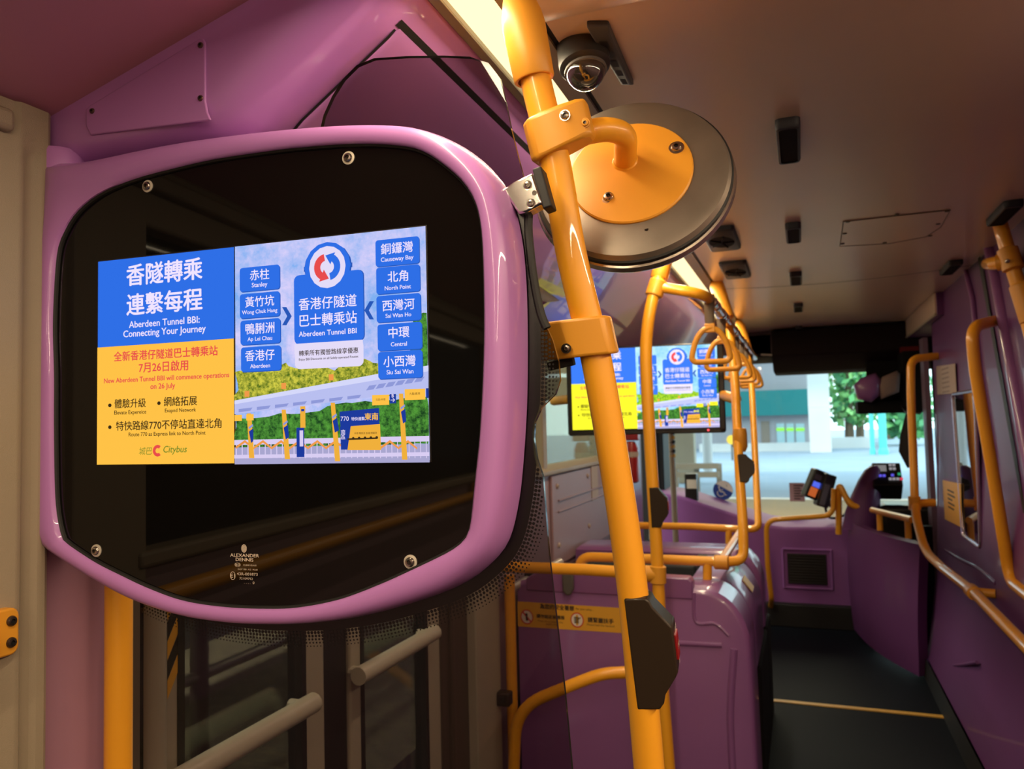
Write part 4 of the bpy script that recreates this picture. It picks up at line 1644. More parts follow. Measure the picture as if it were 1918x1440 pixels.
def housing(x0, top, rr_, xa=XA, n=10, z0=0.0):
    """profile from the left top round the aisle corner down to the floor"""
    out = [(x0, top)]
    for i in range(n + 1):
        a = rad(90 - 90 * i / n)
        out.append((xa - rr_ * 0.75 + rr_ * 0.75 * math.cos(a), top - rr_ + rr_ * math.sin(a)))
    out += [(xa + 0.004, top - 0.4), (xa + 0.008, z0), (x0, z0)]
    return out


YS = 2.72
seat = thing('bus_seat', (-0.6, YS + 0.1, 0), 'purple moulded seat back with a yellow safety notice', 'seat')
mb = MB()
pr = housing(-1.02, 0.772, 0.19)
ins = lambda d: [(x - d if x > -0.9 else x + d * 0, z - (d if z > 0.05 else 0)) for x, z in pr]
mb.loft([[(x, YS + y, z) for x, z in ins(d)] for y, d in ((0.0, 0.016), (0.004, 0.007), (0.015, 0.0), (0.22, 0.0))], 0)
sh = mb.build('shell', PURPLE2, seat)
mb = MB()
x0, x1 = hy(1000, 1085, YS).x, hy(1297, 1090, YS).x
mb.loft([[(x, YS + y, z) for x, z in ((-0.985, 0.74), (x1, 0.74), (x1, 0.80), (x1 - 0.012, 0.812), (-0.93, 0.815), (-0.985, 0.785))] for y in (-0.004, 0.06)], 0)
mb.build('upper_lip', PURPLE2, seat, bevel=0.005)
# raised bead and a shallow recess in the corner
mb = MB()
mb.tube(spline([hy(1180, 1204, YS), hy(1262, 1204, YS), hy(1330, 1207, YS), hy(1352, 1208, YS)], 4), 0.009, 10, 0, True)
mb.tube(spline([hy(1300, 1110, YS), hy(1303, 1164, YS), hy(1340, 1168, YS), hy(1365, 1190, YS)], 5), 0.006, 8, 0, True)
mb.tube(spline([hy(1375, 1215, YS), hy(1368, 1330, YS), hy(1372, 1440, YS)], 5), 0.012, 10, 0, True)
mb.build('bead', PURPLE2, seat)
# safety notice
n0, n1, n2, n3 = hy(970, 1126, YS), hy(1160, 1137, YS), hy(1160, 1184, YS), hy(970, 1172, YS)
nx, nz = (n1 - n0).normalized(), V((0, 0, 1))
YN = YS - 0.001
nw, nh = 0.335, 0.073
nc = V(((n0.x + n1.x) / 2, YN, (n0.z + n1.z + n2.z + n3.z) / 4))
mb = MB()
PX = V((1, 0, 0))


def np_(px, py, e=0.0):
    p = hy(px, py, YS - 0.001)
    return V((p.x, YN - e, p.z))


mb.poly([np_(969, 1126), np_(1172, 1139), np_(1174, 1186), np_(970, 1173)], 0)
e = 0.0006
kk = 2.6 / FPX
tl = (np_(1150, 1137) - np_(970, 1125)).normalized()
tup = V((0, 0, 1))
mb.text('為您的安全著想', np_(1043, 1137, e), tl, tup, width=72 * kk, mat=1, bold=0.04)
mb.text('For your safety...', np_(1095, 1141.5, e), tl, tup, width=36 * kk, mat=1)
mb.text('請勿站近後樓梯', np_(1031, 1155, e), tl, tup, width=59 * kk, mat=1, bold=0.04)
mb.text('Please do not stand at the', np_(1031, 1164, e), tl, tup, width=53 * kk, mat=1)
mb.text('stairs area', np_(1034, 1169, e), tl, tup, width=26 * kk, mat=1)
mb.text('請緊握扶手', np_(1125, 1162, e), tl, tup, width=52 * kk, mat=1, bold=0.04)
mb.text('Please hold the handrail', np_(1125, 1171, e), tl, tup, width=55 * kk, mat=1)
for cx, cy in ((987, 1155), (1081, 1161)):
    q = np_(cx, cy, e)
    mb.ring(q, tl * 0.0245, tup * 0.0265, 0.0, 0.86, 28, 3)
    mb.ring(q + V((0, -0.0003, 0)), tl * 0.0245, tup * 0.0265, 0.86, 1.02, 28, 2)
q = np_(987, 1155, e * 2)
mb.add([q + tl * -0.018 + tup * 0.015, q + tl * -0.014 + tup * 0.019, q + tl * 0.018 - tup * 0.015, q + tl * 0.014 - tup * 0.019], [(0, 1, 2, 3)], 2)
mb.add([q + tl * -0.006 + tup * 0.013, q + tl * 0.003 + tup * 0.013, q + tl * 0.005 - tup * 0.014, q + tl * -0.004 - tup * 0.014], [(0, 1, 2, 3)], 1)
q = np_(1081, 1161, e * 2)
mb.add([q + tl * -0.004 + tup * 0.019, q + tl * 0.004 + tup * 0.019, q + tl * 0.004 - tup * 0.019, q + tl * -0.004 - tup * 0.019], [(0, 1, 2, 3)], 0)
for k_ in range(4):
    z_ = 0.009 - k_ * 0.006
    mb.add([q + tl * -0.011 + tup * (z_ + 0.002), q + tl * 0.006 + tup * (z_ + 0.002), q + tl * 0.006 + tup * (z_ - 0.002), q + tl * -0.011 + tup * (z_ - 0.002)], [(0, 1, 2, 3)], 1)
mb.add([q + tl * 0.004 + tup * 0.006, q + tl * 0.014 + tup * 0.011, q + tl * 0.014 + tup * 0.008, q + tl * 0.004 + tup * 0.001], [(0, 1, 2, 3)], 1)
mb.build('safety_notice', [LABELY, INK, REDP, WHITEP], seat, angle=180)
mb = MB()
q = hy(1064, 1096, YS - 0.01)
mb.loft([[q + V((x, y, z)) for x, z in ((-0.020, 0.045), (0.022, 0.045), (0.022, -0.01), (0.012, -0.032), (-0.004, -0.036), (-0.018, -0.02))] for y in (-0.012, 0.012)], 0)
mb.build('belt_buckle', GREYPL, seat, bevel=0.006)
mb = MB()
mb.loft([[(x, y, z) for x, z in [(a - 0.008, b - 0.008) for a, b in housing(-0.46, 0.772, 0.19)]] for y in (YS + 0.21, YS + 0.27)], 0)
mb.build('gasket', RUBBER, seat)
# aisle cover between the rows
t = thing('wheel_arch_cover', (-0.3, 3.2, 0), 'glossy purple cover along the aisle between the two seat backs', 'cover')
mb = MB()
mb.loft([[(x - d, y, z - d * (z > 0.05)) for x, z in housing(-0.41, 0.768, 0.19)] for y, d in ((2.97, 0.012), (2.98, 0.003), (3.0, 0), (3.46, 0), (3.48, 0.004))], 0)
mb.build('shell', PURPLE2, t)
mb = MB()
c_ = V((XA - 0.19 * 0.75 + 0.19 * 0.75 * math.cos(rad(42)), 3.2, 0.768 - 0.19 + 0.19 * math.sin(rad(42))))
tn = V((math.cos(rad(38)), 0, math.sin(rad(38))))
bt = V((-math.sin(rad(38)), 0, math.cos(rad(38))))
mb.obox(c_ + tn * 0.004, bt * 0.028, V((0, 0.05, 0)), tn * 0.0012)
mb.build('warning_label', pm('buff_label', (0.55, 0.38, 0.14), 0.5), t)
mb = MB()
mb.loft([[(x, y, z) for x, z in [(a - 0.01, b - 0.01) for a, b in housing(-0.45, 0.768, 0.19)]] for y in (3.47, 3.545)], 0)
mb.build('gasket', CHARC, t)
mb = MB()
mb.box((XA - 0.10, 2.985, 0.0), (XA + 0.0145, 3.54, 0.45))
mb.build('kick_panel', MATTE, t, bevel=0.01)
# second row
seat = thing('bus_seat', (-0.6, 3.62, 0), 'second purple seat back with dark grey padding, beyond the first', 'seat')
mb = MB()
mb.loft([[(x - d, y, z - d * (z > 0.05)) for x, z in housing(-1.02, 0.772, 0.16)] for y, d in ((3.555, 0.014), (3.565, 0.004), (3.58, 0), (3.78, 0.0), (3.80, 0.012))], 0)
mb.build('shell', PURPLE2, seat)
mb = MB()
mb.box((-1.0, 3.50, 0.30), (-0.47, 3.552, 0.715))
mb.build('padding', CHARC, seat, bevel=0.015)
mb = MB()
mb.box((XA - 0.10, 3.558, 0.0), (XA + 0.0145, 3.83, 0.45))
mb.build('kick_panel', MATTE, seat, bevel=0.01)
mb = MB()
mb.box((-1.0, 3.02, 0.30), (-0.45, 3.46, 0.47))
mb.build('seat_cushion', CHARC, seat, bevel=0.03)
mb = MB()
mb.box((-1.0, 2.95, 0.40), (-0.47, 3.03, 0.74))
mb.build('backrest_cushion', CHARC, bpy.data.objects['bus_seat'], bevel=0.02)
# black wall-side bar at the left of the first seat back
t = thing('sill_bar', (-0.98, 2.7, 0.8), 'pale metal bar sloping along the wall beside the first seat back', 'bar')
mb = MB()
a, b = hy(948, 1108, 2.66), hy(1050, 1052, 3.0)
mb.tube([a, a * 0.5 + b * 0.5, b], 0.016, 12)
mb.build('bar', pm('pale_metal', (0.5, 0.46, 0.42), 0.4, metal=0.5), t)
mb = MB()
m_ = a * 0.55 + b * 0.45
mb.obox(m_, V((0.022, 0, 0)), V((0, 0.03, 0)), V((0, 0, 0.022)))
mb.build('clip', BLACK, t, bevel=0.006)
# low handrail by the door
t = thing('door_handrail', hy(960, 1440, 2.44), 'low curved yellow handrail beside the exit door', 'handrail')
mb = MB()
q = hy(962, 1440, 2.44)
mb.tube(bend([V((q.x, 2.44, 0.0)), q, hy(968, 1325, 2.44), hy(1090, 1275, 2.48), hy(1130, 1261, 2.5), hy(1238, 1256, Y2)], [0.05, 0.14, 0.05, 0.05], 8), 0.0195, 16)
mb.build('rail', YELLOW, t)
mb = MB()
mb.tube([V((-1.0, 2.585, 0.0)), V((-1.0, 2.585, hy(930, 1075, 2.585).z))], 0.0195, 16)
mb.build('wall_post', YELLOW, t)
mb = MB()
mb.tube([V((-1.0, 2.585, hy(930, 1372, 2.585).z)), hy(962, 1400, 2.44)], 0.015, 12)
mb.build('link', YELLOW, t)
t = thing('bell_push', hy(940, 1303, 2.56), 'dark stubby bell push on the yellow post beside the door jamb', 'bell push')
mb = MB()
q = hy(942, 1303, 2.555)
mb.obox(q + V((0.005, -0.02, 0)), V((0.034, 0, 0)), V((0, 0.022, 0)), V((0, 0, 0.024)))
mb.build('housing', BROWNBLK, t, bevel=0.008)
mb = MB()
mb.obox(q + V((0.012, -0.043, 0)), V((0.012, 0, 0)), V((0, 0.003, 0)), V((0, 0, 0.012)))
mb.build('button', BLACK, t, bevel=0.003)

# ------------------------------------------------------------------ right side rails and fittings
dA = 2.60
t = thing('stair_pole', at(1893, 1080, dA), 'upright yellow handrail on the shaded purple wall at right', 'handrail')
mb = MB()
q = [at(1864, 601, dA + 0.08), at(1819, 612, dA), at(1826, 690, dA), at(1845, 800, dA), at(1862, 900, dA), at(1879, 1005, dA), at(1892, 1088, dA), hx(1945, 1130, 0.635)]
mb.tube(bend(q, [0.06, 0.05, 0.1, 0.1, 0.1, 0.07], 7), 0.0195, 18)
mb.build('rail', YELLOW, t)
t = thing('wall_rail', hy(1714, 940, 4.25), 'yellow rail beside the driver cab sweeping down along the right wall', 'handrail')
q = [V((0.657, 4.42, hy(1722, 668, 4.4).z)), hy(1706, 672, 4.36), hy(1706, 740, 4.33), hy(1711, 860, 4.3), hy(1714, 960, 4.25), hx(1732, 1032, 0.50), hx(1765, 1063, 0.535), hx(1825, 1110, 0.565),
     hx(1918, 1206, 0.59), hx(2000, 1292, 0.59), V((0.59, 1.78, hx(2000, 1292, 0.59).z)), V((0.64, 1.70, hx(2000, 1292, 0.59).z))]
mb = MB()
mb.tube(bend(q, [0.05, 0.05, 0.1, 0.1, 0.1, 0.05, 0.05, 0.05, 0.05, 0.05], 7), 0.0195, 16)
mb.build('rail', YELLOW, t)
mb = MB()
c_ = hx(1822, 1108, 0.565)
dd = (hx(1830, 1115, 0.566) - hx(1812, 1099, 0.563)).normalized()
mb.lathe(c_ - dd * 0.035, dd, [(0.0195, 0), (0.026, 0.004), (0.026, 0.066), (0.0195, 0.07)], 18)
mb.tube([c_, hx(1865, 1112, 0.635)], 0.017, 12)
mb.build('bracket', YELLOW2, t)
mb = MB()
c_ = hy(1713, 942, 4.26)
mb.lathe(c_ + V((0, 0, -0.035)), (0, 0, 1), [(0.0195, 0), (0.028, 0.004), (0.028, 0.066), (0.0195, 0.07)], 18)
mb.tube([c_, c_ + V((0.09, 0.03, 0))], 0.02, 12)
mb.build('collar', YELLOW2, t)
DJ = 2.40
t = thing('stair_joint', at(1888, 485, DJ), 'yellow tee joint of a handrail at the right edge under the ceiling', 'handrail')
mb = MB()
J0 = at(1893, 488, DJ)
mb.tube([hx(1850, 494, 0.668), at(1862, 493, DJ + 0.06), J0], 0.0215, 16)
qt = at(1873, 424, DJ + 0.02)
mb.tube(bend([V((qt.x, qt.y, 1.949)), J0, at(1915, 560, DJ - 0.02), at(1938, 650, DJ - 0.05), at(1985, 800, DJ - 0.1), hx(2020, 860, 0.66)], [0.04, 0.05, 0.1, 0.06], 6), 0.0215, 16)
mb.build('rail', YELLOW, t)
mb = MB()
mb.tube([at(1868, 492, DJ + 0.03), at(1897, 487, DJ)], 0.027, 16)
dd = (at(1900, 510, DJ - 0.01) - at(1886, 465, DJ + 0.01)).normalized()
mb.lathe(at(1886, 465, DJ + 0.005), dd, [(0.022, 0), (0.030, 0.004), (0.030, 0.07), (0.022, 0.074)], 16)
mb.lathe(at(1910, 528, DJ - 0.01), dd, [(0.022, 0), (0.033, 0.012), (0.033, 0.13), (0.022, 0.135)], 16)
k_ = mb.build('joint', YELLOW2, t)
mb = MB()
cap_screw(mb, at(1887, 489, DJ - 0.03), (CAM - at(1887, 489, DJ)).normalized(), 0.007)
mb.build('screw', [SCREW, DSCREW], k_)

# little stair window with a chrome frame, notices on the wall
XW = 0.6435
wc = [hx(1786, 738, XW), hx(1806, 1003, XW), hx(1839, 1026, XW), hx(1828, 731, XW)]
mb = MB()
mb.prism(wc, (-0.003, 0, 0))
w3 = mb.build('window_3', pm('dark_mirror_glass', (0.02, 0.02, 0.025), 0.02, metal=0.0, coat=1.0, crough=0.01, spec=1.0))
struct(w3)
mb = MB()
ring = bend([wc[0] * 0.5 + wc[3] * 0.5] + [wc[0], wc[1], wc[2], wc[3]] + [wc[0] * 0.5 + wc[3] * 0.5], [0.03] * 4, 5)
mb.tube([p + V((-0.003, 0, 0)) for p in ring], 0.008, 10)
mb.build('window_frame', pm('bright_frame', (0.6, 0.5, 0.6), 0.25, metal=0.9), w3)
mb = MB()
wq = lambda px, py, X: hx(px, py, X)
nn_ = [hx(1754, 686, 0.652), hx(1756, 739, 0.652), hx(1792, 736, 0.652), hx(1789, 681, 0.652)]
mb.prism(nn_, (-0.0012, 0, 0), 0)
c_ = sum(nn_, V((0, 0, 0))) / 4
for k_ in range(6):
    mb.add([V((0.6500, c_.y + 0.10, c_.z + 0.055 - k_ * 0.022)), V((0.6500, c_.y - 0.10, c_.z + 0.055 - k_ * 0.022)),
            V((0.6500, c_.y - 0.10, c_.z + 0.048 - k_ * 0.022)), V((0.6500, c_.y + 0.10, c_.z + 0.048 - k_ * 0.022))], [(0, 1, 2, 3)], 1)
tag(mb.build('wall_notice', [PAPER, pm('faded_print', (0.25, 0.19, 0.17), 0.7)]), 'pale notice sheet high on the purple wall above the yellow one', 'notice')
mb = MB()
ny = [hx(1766, 899, 0.636), hx(1770, 972, 0.636), hx(1802, 988, 0.636), hx(1800, 906, 0.636)]
mb.prism(ny, (-0.0012, 0, 0), 0)
c_ = sum(ny, V((0, 0, 0))) / 4
for k_, w_ in enumerate((0.17, 0.19, 0.12, 0.17, 0.15)):
    z_ = c_.z + 0.055 - k_ * 0.020
    y_ = c_.y + 0.10
    mb.add([V((0.6340, y_, z_)), V((0.6340, y_ - w_, z_)), V((0.6340, y_ - w_, z_ - 0.008)), V((0.6340, y_, z_ - 0.008))], [(0, 1, 2, 3)], 1)
tag(mb.build('wall_notice', [LABELY, INK]), 'yellow printed notice on the purple wall beside the little window', 'notice')

# ================================================================== the front of the bus
YF = 5.45
# dash across the front, purple, with a black step under it
dash = thing('front_dash', (-0.1, 5.7, 0.0), 'purple front bulkhead under the windscreen with a black grille', 'dash')
mb = MB()
P = [(1225, 925), (1272, 931), (1300, 940), (1440, 986), (1470, 990), (1640, 990), (1640, 1190), (1440, 1166), (1225, 1130)]
rings = []
for y, d in ((YF, 0.0), (YF + 0.02, 0.012), (YF + 0.5, 0.02)):
    r_ = []
    for i, (px, py) in enumerate(P):
        p = hy(px, py, YF)
        r_.append(V((p.x, y, p.z + (d if i < 6 else 0))))
    rings.append(r_)
mb.loft(rings, 0)
mb.build('bulkhead', DASH, dash, bevel=0.01)
mb = MB()
a, b = hy(1474, 1036, YF - 0.004), hy(1550, 1096, YF - 0.004)
mb.box((a.x, YF - 0.010, b.z), (b.x, YF + 0.01, a.z))
for k_ in range(11):
    z_ = b.z + (a.z - b.z) * (k_ + 0.5) / 11
    mb.box((a.x + 0.006, YF - 0.013, z_ - 0.003), (b.x - 0.006, YF - 0.009, z_ + 0.003))
mb.build('grille', BLACK, dash, bevel=0.003)
mb = MB()
a, b = hy(1466, 1028, YF - 0.004), hy(1560, 1104, YF - 0.004)
zz = [(a.x, a.z), (b.x, a.z), (b.x, b.z), (a.x, b.z), (a.x, a.z)]
mb.tube([V((x, YF - 0.002, z)) for x, z in zz], 0.010, 8)
mb.build('grille_surround', DASH, dash)
mb = MB()
mb.box((-0.45, 5.38, 0.0), (0.45, 5.47, 0.145))
mb.build('kick_step', RUBBER, dash, bevel=0.006)
mb = MB()
mb.box((-1.05, YF - 0.001, -0.3), (1.2, YF + 0.5, hy(1440, 1168, YF).z))
struct(mb.build('wall_front', RUBBER))

# ticket box on the dash
t = thing('ticket_box', hy(1295, 938, 5.5), 'small black box with a white label standing on the left of the dash', 'box')
mb = MB()
a, b = hy(1283, 887, 5.5), hy(1307, 940, 5.5)
mb.box((a.x, 5.47, b.z - 0.03), (b.x, 5.56, a.z))
mb.build('case', BLACK, t, bevel=0.006)
mb = MB()
a, b = hy(1286, 898, 5.468), hy(1305, 915, 5.468)
mb.box((a.x, 5.466, b.z), (b.x, 5.47, a.z))
mb.build('paper_label', WHITEP, t)

# windscreen, pillars, dark header over it
mb = MB()
mb.box((-1.05, 5.945, 0.5), (1.15, 5.95, 1.95))
w4 = struct(mb.build('window_4', GLASS_W))
mb = MB()
mb.box((hy(1229, 900, 5.7).x - 0.03, 5.66, 0.3), (hy(1246, 900, 5.7).x, 5.95, 1.95))
mb.box((-1.12, 5.6, 0.3), (-1.02, 5.95, 1.95))
mb.box((1.10, 5.7, -0.3), (1.22, 5.95, 1.95))
struct(mb.build('trim_12', RUBBER, bevel=0.01))
mb = MB()
mb.tube([hy(1216, 812, 5.2), hy(1221, 1010, 5.2)], 0.017, 10)
struct(mb.build('trim_13', GREYB))
hd = thing('windscreen_header', (0.3, 5.6, 1.7), 'black roller-blind casing above the windscreen', 'blind casing')
mb = MB()
za, zb = hy(1520, 698, 5.7).z, hy(1430, 672, 5.7).z
mb.loft([[(-0.45, y, z) for y, z in ((5.5, 1.94), (5.5, zb), (5.62, zb - 0.02), (5.92, zb - 0.02), (5.92, 1.94))],
         [(-0.17, y, z) for y, z in ((5.5, 1.94), (5.5, zb), (5.62, zb - 0.02), (5.92, zb - 0.02), (5.92, 1.94))]], 0)
mb.loft([[(x, y, z) for y, z in ((5.35, 1.94), (5.35, za + 0.1), (5.5, za), (5.92, za), (5.92, 1.94))] for x in (-0.17, 1.1)], 0)
mb.build('casing', pm('dark_plum_casing', (0.012, 0.006, 0.006), 0.7, spec=0.15), hd, bevel=0.01)
mb = MB()
mb.box((-1.05, 5.5, zb + 0.02), (-0.17, 5.53, 1.97))
mb.build('side_board', pm('plum_board', (0.06, 0.02, 0.05), 0.5), hd)
mb = MB()
mb.tube([hy(1425, 664, 5.48), hy(1452, 665, 5.48)], 0.006, 8)
mb.build('light_strip', pm('pale_bar', (0.6, 0.5, 0.45), 0.4), hd)
mb = MB()
q = hy(1704, 655, 5.3)
mb.box((q.x - 0.05, 5.3, q.z - 0.02), (q.x + 0.05, 5.36, q.z + 0.02))
mb.build('indicator', em('dim_red_indicator', (0.016, 0.0015, 0.001), 1.0), hd)

# stickers on the windscreen
t = thing('windscreen_sticker', hy(1353, 918, 5.94), 'round blue and white wheelchair sticker on the windscreen', 'sticker')
mb = MB()
c_ = hy(1354, 918, 5.94)
R_ = 18.5 * 5.6 / FPX
X_, Z_ = V((1, 0, 0)), V((0, 0, 1))
mb.disc(c_, (0, -1, 0), R_, 36, 0)
mb.build('disc', BLUEP, t)
mb = MB()
c_ = c_ + V((0, -0.002, 0))
arc = [rad(-12 + k_ * 150 / 16 - 2) for k_ in range(17)]
mb.poly([c_ + X_ * math.cos(a) * R_ * 0.98 + Z_ * math.sin(a) * R_ * 0.98 for a in arc], 0)
w_ = c_ + V((0, -0.001, 0))
mb.text('i', w_ + X_ * R_ * 0.40 + Z_ * R_ * 0.5, X_, Z_, height=R_ * 0.28, mat=1)
mb.sphere(w_ + X_ * (-0.38 * R_) + Z_ * 0.33 * R_, R_ * 0.10, 6, 0, (1, 0.1, 1))
mb.tube(bend([w_ + X_ * (-0.36 * R_) + Z_ * 0.2 * R_, w_ + X_ * (-0.33 * R_) + Z_ * -0.14 * R_, w_ + X_ * (0.08 * R_) + Z_ * -0.16 * R_, w_ + X_ * (0.22 * R_) + Z_ * -0.5 * R_, w_ + X_ * (0.36 * R_) + Z_ * -0.46 * R_], [0.02, 0.02, 0.02], 3), R_ * 0.055, 6, 0)
mb.tube([w_ + X_ * (-0.34 * R_) + Z_ * 0.05 * R_, w_ + X_ * (0.02 * R_) + Z_ * 0.05 * R_], R_ * 0.04, 6, 0)
mb.tube([w_ + X_ * (-0.2 * R_ + math.cos(a) * 0.36 * R_) + Z_ * (-0.28 * R_ + math.sin(a) * 0.36 * R_) for a in [rad(150 + 17 * k_) for k_ in range(11)]], R_ * 0.045, 6, 0)
mb.build('pictogram', [WHITEP, INK], t, angle=180)
mb = MB()
a, b = hy(1478, 904, 5.94), hy(1508, 939, 5.94)
mb.box((a.x, 5.935, b.z), (b.x, 5.94, a.z), 0)
for k_ in range(6):
    z_ = a.z - (a.z - b.z) * (0.14 + 0.14 * k_)
    mb.box((a.x + 0.03, 5.933, z_ - 0.005), (b.x - 0.01 - 0.02 * (k_ % 2), 5.935, z_ + 0.003), 1)
tag(mb.build('windscreen_sticker', [pm('pinkish_paper', (0.42, 0.26, 0.25), 0.8), INK]), 'rectangular pinkish paper notice stuck low on the windscreen', 'sticker')

# extinguisher and purple panel by the entrance, entrance door edge with hazard tape
mb = MB()
mb.box((XL - 0.05, 4.47, 0.0), (XL + 0.06, 5.05, 1.66))
struct(mb.build('wall_left_front', PURPLE2, bevel=0.01))
t = thing('fire_extinguisher', V((XL + 0.13, 4.6, 0.95)), 'red fire extinguisher on the purple panel by the entrance', 'fire extinguisher')
q = hx(1182, 862, XL + 0.12)
mb = MB()
mb.lathe((q.x, q.y, q.z - 0.13), (0, 0, 1), [(0.03, 0), (0.045, 0.01), (0.045, 0.20), (0.03, 0.235), (0.018, 0.24)], 20)
mb.build('cylinder', RED, t)
mb = MB()
mb.box((q.x - 0.05, q.y - 0.03, q.z + 0.115), (q.x + 0.05, q.y + 0.03, q.z + 0.155))
mb.build('handle', RED, t, bevel=0.008)
mb = MB()
mb.lathe((q.x, q.y, q.z + 0.02), (0, 0, 1), [(0.0455, 0), (0.0458, 0.03)], 20, 0, (False, False))
mb.build('label_band', PAPER, t)
mb = MB()
mb.box((XL + 0.055, q.y - 0.05, q.z - 0.1), (q.x - 0.02, q.y + 0.05, q.z + 0.0))
mb.build('bracket', BLACK, t)
t = thing('door_edge_post', hy(1264, 1008, 5.1), 'pale upright door edge with black and yellow tape by the entrance', 'post')
mb = MB()
a, b = hy(1257, 812, 5.15), hy(1266, 1012, 5.15)
mb.tube([V((a.x - 0.004, a.y, 1.6)), a, b, V((b.x + 0.01, b.y, 0.05))], 0.019, 12)
mb.build('post', GREYB, t)
mb = MB()
for k_ in range(7):
    z_ = hy(1257, 856, 5.15).z + k_ * 0.03
    mb.lathe(V((a.x + 0.001, a.y, z_)), (0.25, 0.2, 1), [(0.0205, 0), (0.0205, 0.022)], 14, k_ % 2, (False, False))
mb.build('hazard_tape', [LABELY, RUBBER], t)

# entrance handrail with the card reader
t = thing('entrance_handrail', hy(1445, 1130, 5.25), 'thin yellow handrail in front of the dash by the entrance', 'handrail')
mb = MB()
q = [hy(1444, 1136, 5.40), hy(1445, 1120, 5.25), hy(1438, 1060, 5.22), hy(1435, 974, 5.2), hy(1550, 966, 5.2), hy(1561, 955, 5.2), hy(1562, 915, 5.2)]
mb.tube(bend(q, [0.03, 0.05, 0.07, 0.06, 0.03], 6), 0.0165, 12)
mb.build('rail', YELLOW, t)
t = thing('cab_rail', hy(1610, 950, 5.2), 'short bent yellow rail beside the card reader', 'handrail')
mb = MB()
mb.tube(bend([hy(1571, 1000, 5.25), hy(1571, 904, 5.2), hy(1592, 946, 5.15), hy(1618, 951, 5.15)], [0.05, 0.06], 6), 0.019, 12)
mb.build('rail', YELLOW, t)
RDX = ROT @ V((1, 0, 0))
RDY = ROT @ V((0, 1, 0))
RDZ = ROT @ V((0, 0, 1))
t = thing('card_reader', hy(1545, 950, 5.1), 'black tilted card reader with blue and orange lights', 'card reader')
k_ = 5.15 / FPX


def rot2(a):
    return RDX * math.cos(a) + RDY * math.sin(a), -RDX * math.sin(a) + RDY * math.cos(a)


ux, uy = rot2(rad(-22))
c_ = at(1527, 907, 5.15)
mb = MB()
mb.obox(c_, ux * (15 * k_), uy * (28 * k_), RDZ * 0.045)
mb.build('body', BLACK, t, bevel=0.012)
mb = MB()
mb.obox(c_ + uy * 14 * k_ + RDZ * 0.046 - ux * 3 * k_, ux * (8 * k_), uy * (5 * k_), RDZ * 0.002)
mb.build('display', pm('dim_display', (0.10, 0.09, 0.14), 0.3), t)
mb = MB()
mb.obox(c_ + uy * 0 * k_ + RDZ * 0.046 - ux * 3 * k_, ux * (7 * k_), uy * (5 * k_), RDZ * 0.003)
mb.build('blue_light', em('reader_blue', (0.10, 0.16, 0.95), 0.9), t)
mb = MB()
mb.obox(c_ - uy * 15 * k_ + RDZ * 0.046 - ux * 4 * k_, ux * (7 * k_), uy * (8.5 * k_), RDZ * 0.003)
mb.build('orange_light', em('reader_orange', (0.62, 0.13, 0.03), 0.8), t)
ux, uy = rot2(rad(-16))
c_ = at(1545, 918, 5.10)
mb = MB()
mb.obox(c_, ux * (11 * k_), uy * (31 * k_), RDZ * 0.04)
mb.build('side_unit', BLACK, t, bevel=0.01)
mb = MB()
mb.obox(c_ - ux * 3 * k_ - uy * 8 * k_ + RDZ * 0.041, ux * (5 * k_), uy * (20 * k_), RDZ * 0.002)
mb.build('keypad', pm('grey_keys', (0.12, 0.11, 0.13), 0.4), t)
mb = MB()
mb.tube([at(1552, 940, 5.15), at(1562, 950, 5.2)], 0.02, 8)
mb.tube(spline([at(1545, 945, 5.12), at(1552, 968, 5.15), at(1575, 968, 5.18), at(1590, 955, 5.2)], 4), 0.008, 8)
mb.build('cable', RUBBER, t)

# driver's half door, its rail, the console behind it
t = thing('cab_door', V((0.38, 4.85, 0.1)), 'convex purple half door of the driver cab', 'door')
mb = MB()
grid = []
A, B = hy(1590, 975, 5.2), hy(1722, 1003, 4.5)
bot = lambda s: (1 - s) * hy(1600, 1182, 5.15).z + s * hy(1700, 1262, 4.53).z
for i in range(13):
    s = i / 12
    base = A * (1 - s) + B * s
    nrm_ = V((-(B - A).y, (B - A).x, 0)).normalized()
    if nrm_.y > 0:
        nrm_ = -nrm_
    col = []
    for j_ in range(13):
        f = j_ / 12
        zt = 0.71 - 0.025 * s
        z_ = bot(s) * (1 - f) + zt * f
        bul = 0.045 * math.sin(math.pi * min(1, s * 1.0)) + 0.02 * math.sin(math.pi * f)
        sh = -0.035 * (1 - f) ** 2 * s
        p = V((base.x + sh, base.y, z_)) + nrm_ * bul
        col.append(p)
    grid.append(col)
mb.loft(grid, 0, False)
back = [[p + V((0.05, 0.05, 0)) for p in c] for c in grid]
mb.loft(back, 0, False)
mb.loft([[c[-1] for c in grid], [c[-1] for c in back]], 0, False)
mb.loft([[c[0] for c in grid], [c[0] for c in back]], 0, False)
mb.loft([grid[0], back[0]], 0, False)
mb.loft([grid[-1], back[-1]], 0, False)
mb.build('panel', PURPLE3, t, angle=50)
t = thing('cab_door_rail', hy(1665, 965, 4.75), 'short yellow rail above the driver cab half door', 'handrail')
mb = MB()
a, b = hy(1634, 955, 4.95), hy(1708, 973, 4.5)
mb.tube([a, b], 0.018, 12)
mb.build('rail', YELLOW, t)
for px, py, y in ((1647, 960, 4.87), (1700, 972, 4.55)):
    mb = MB()
    q = hy(px, py, y)
    mb.tube([q, q - V((0, 0, 0.10))], 0.0165, 10)
    mb.build('support_post', YELLOW, t)
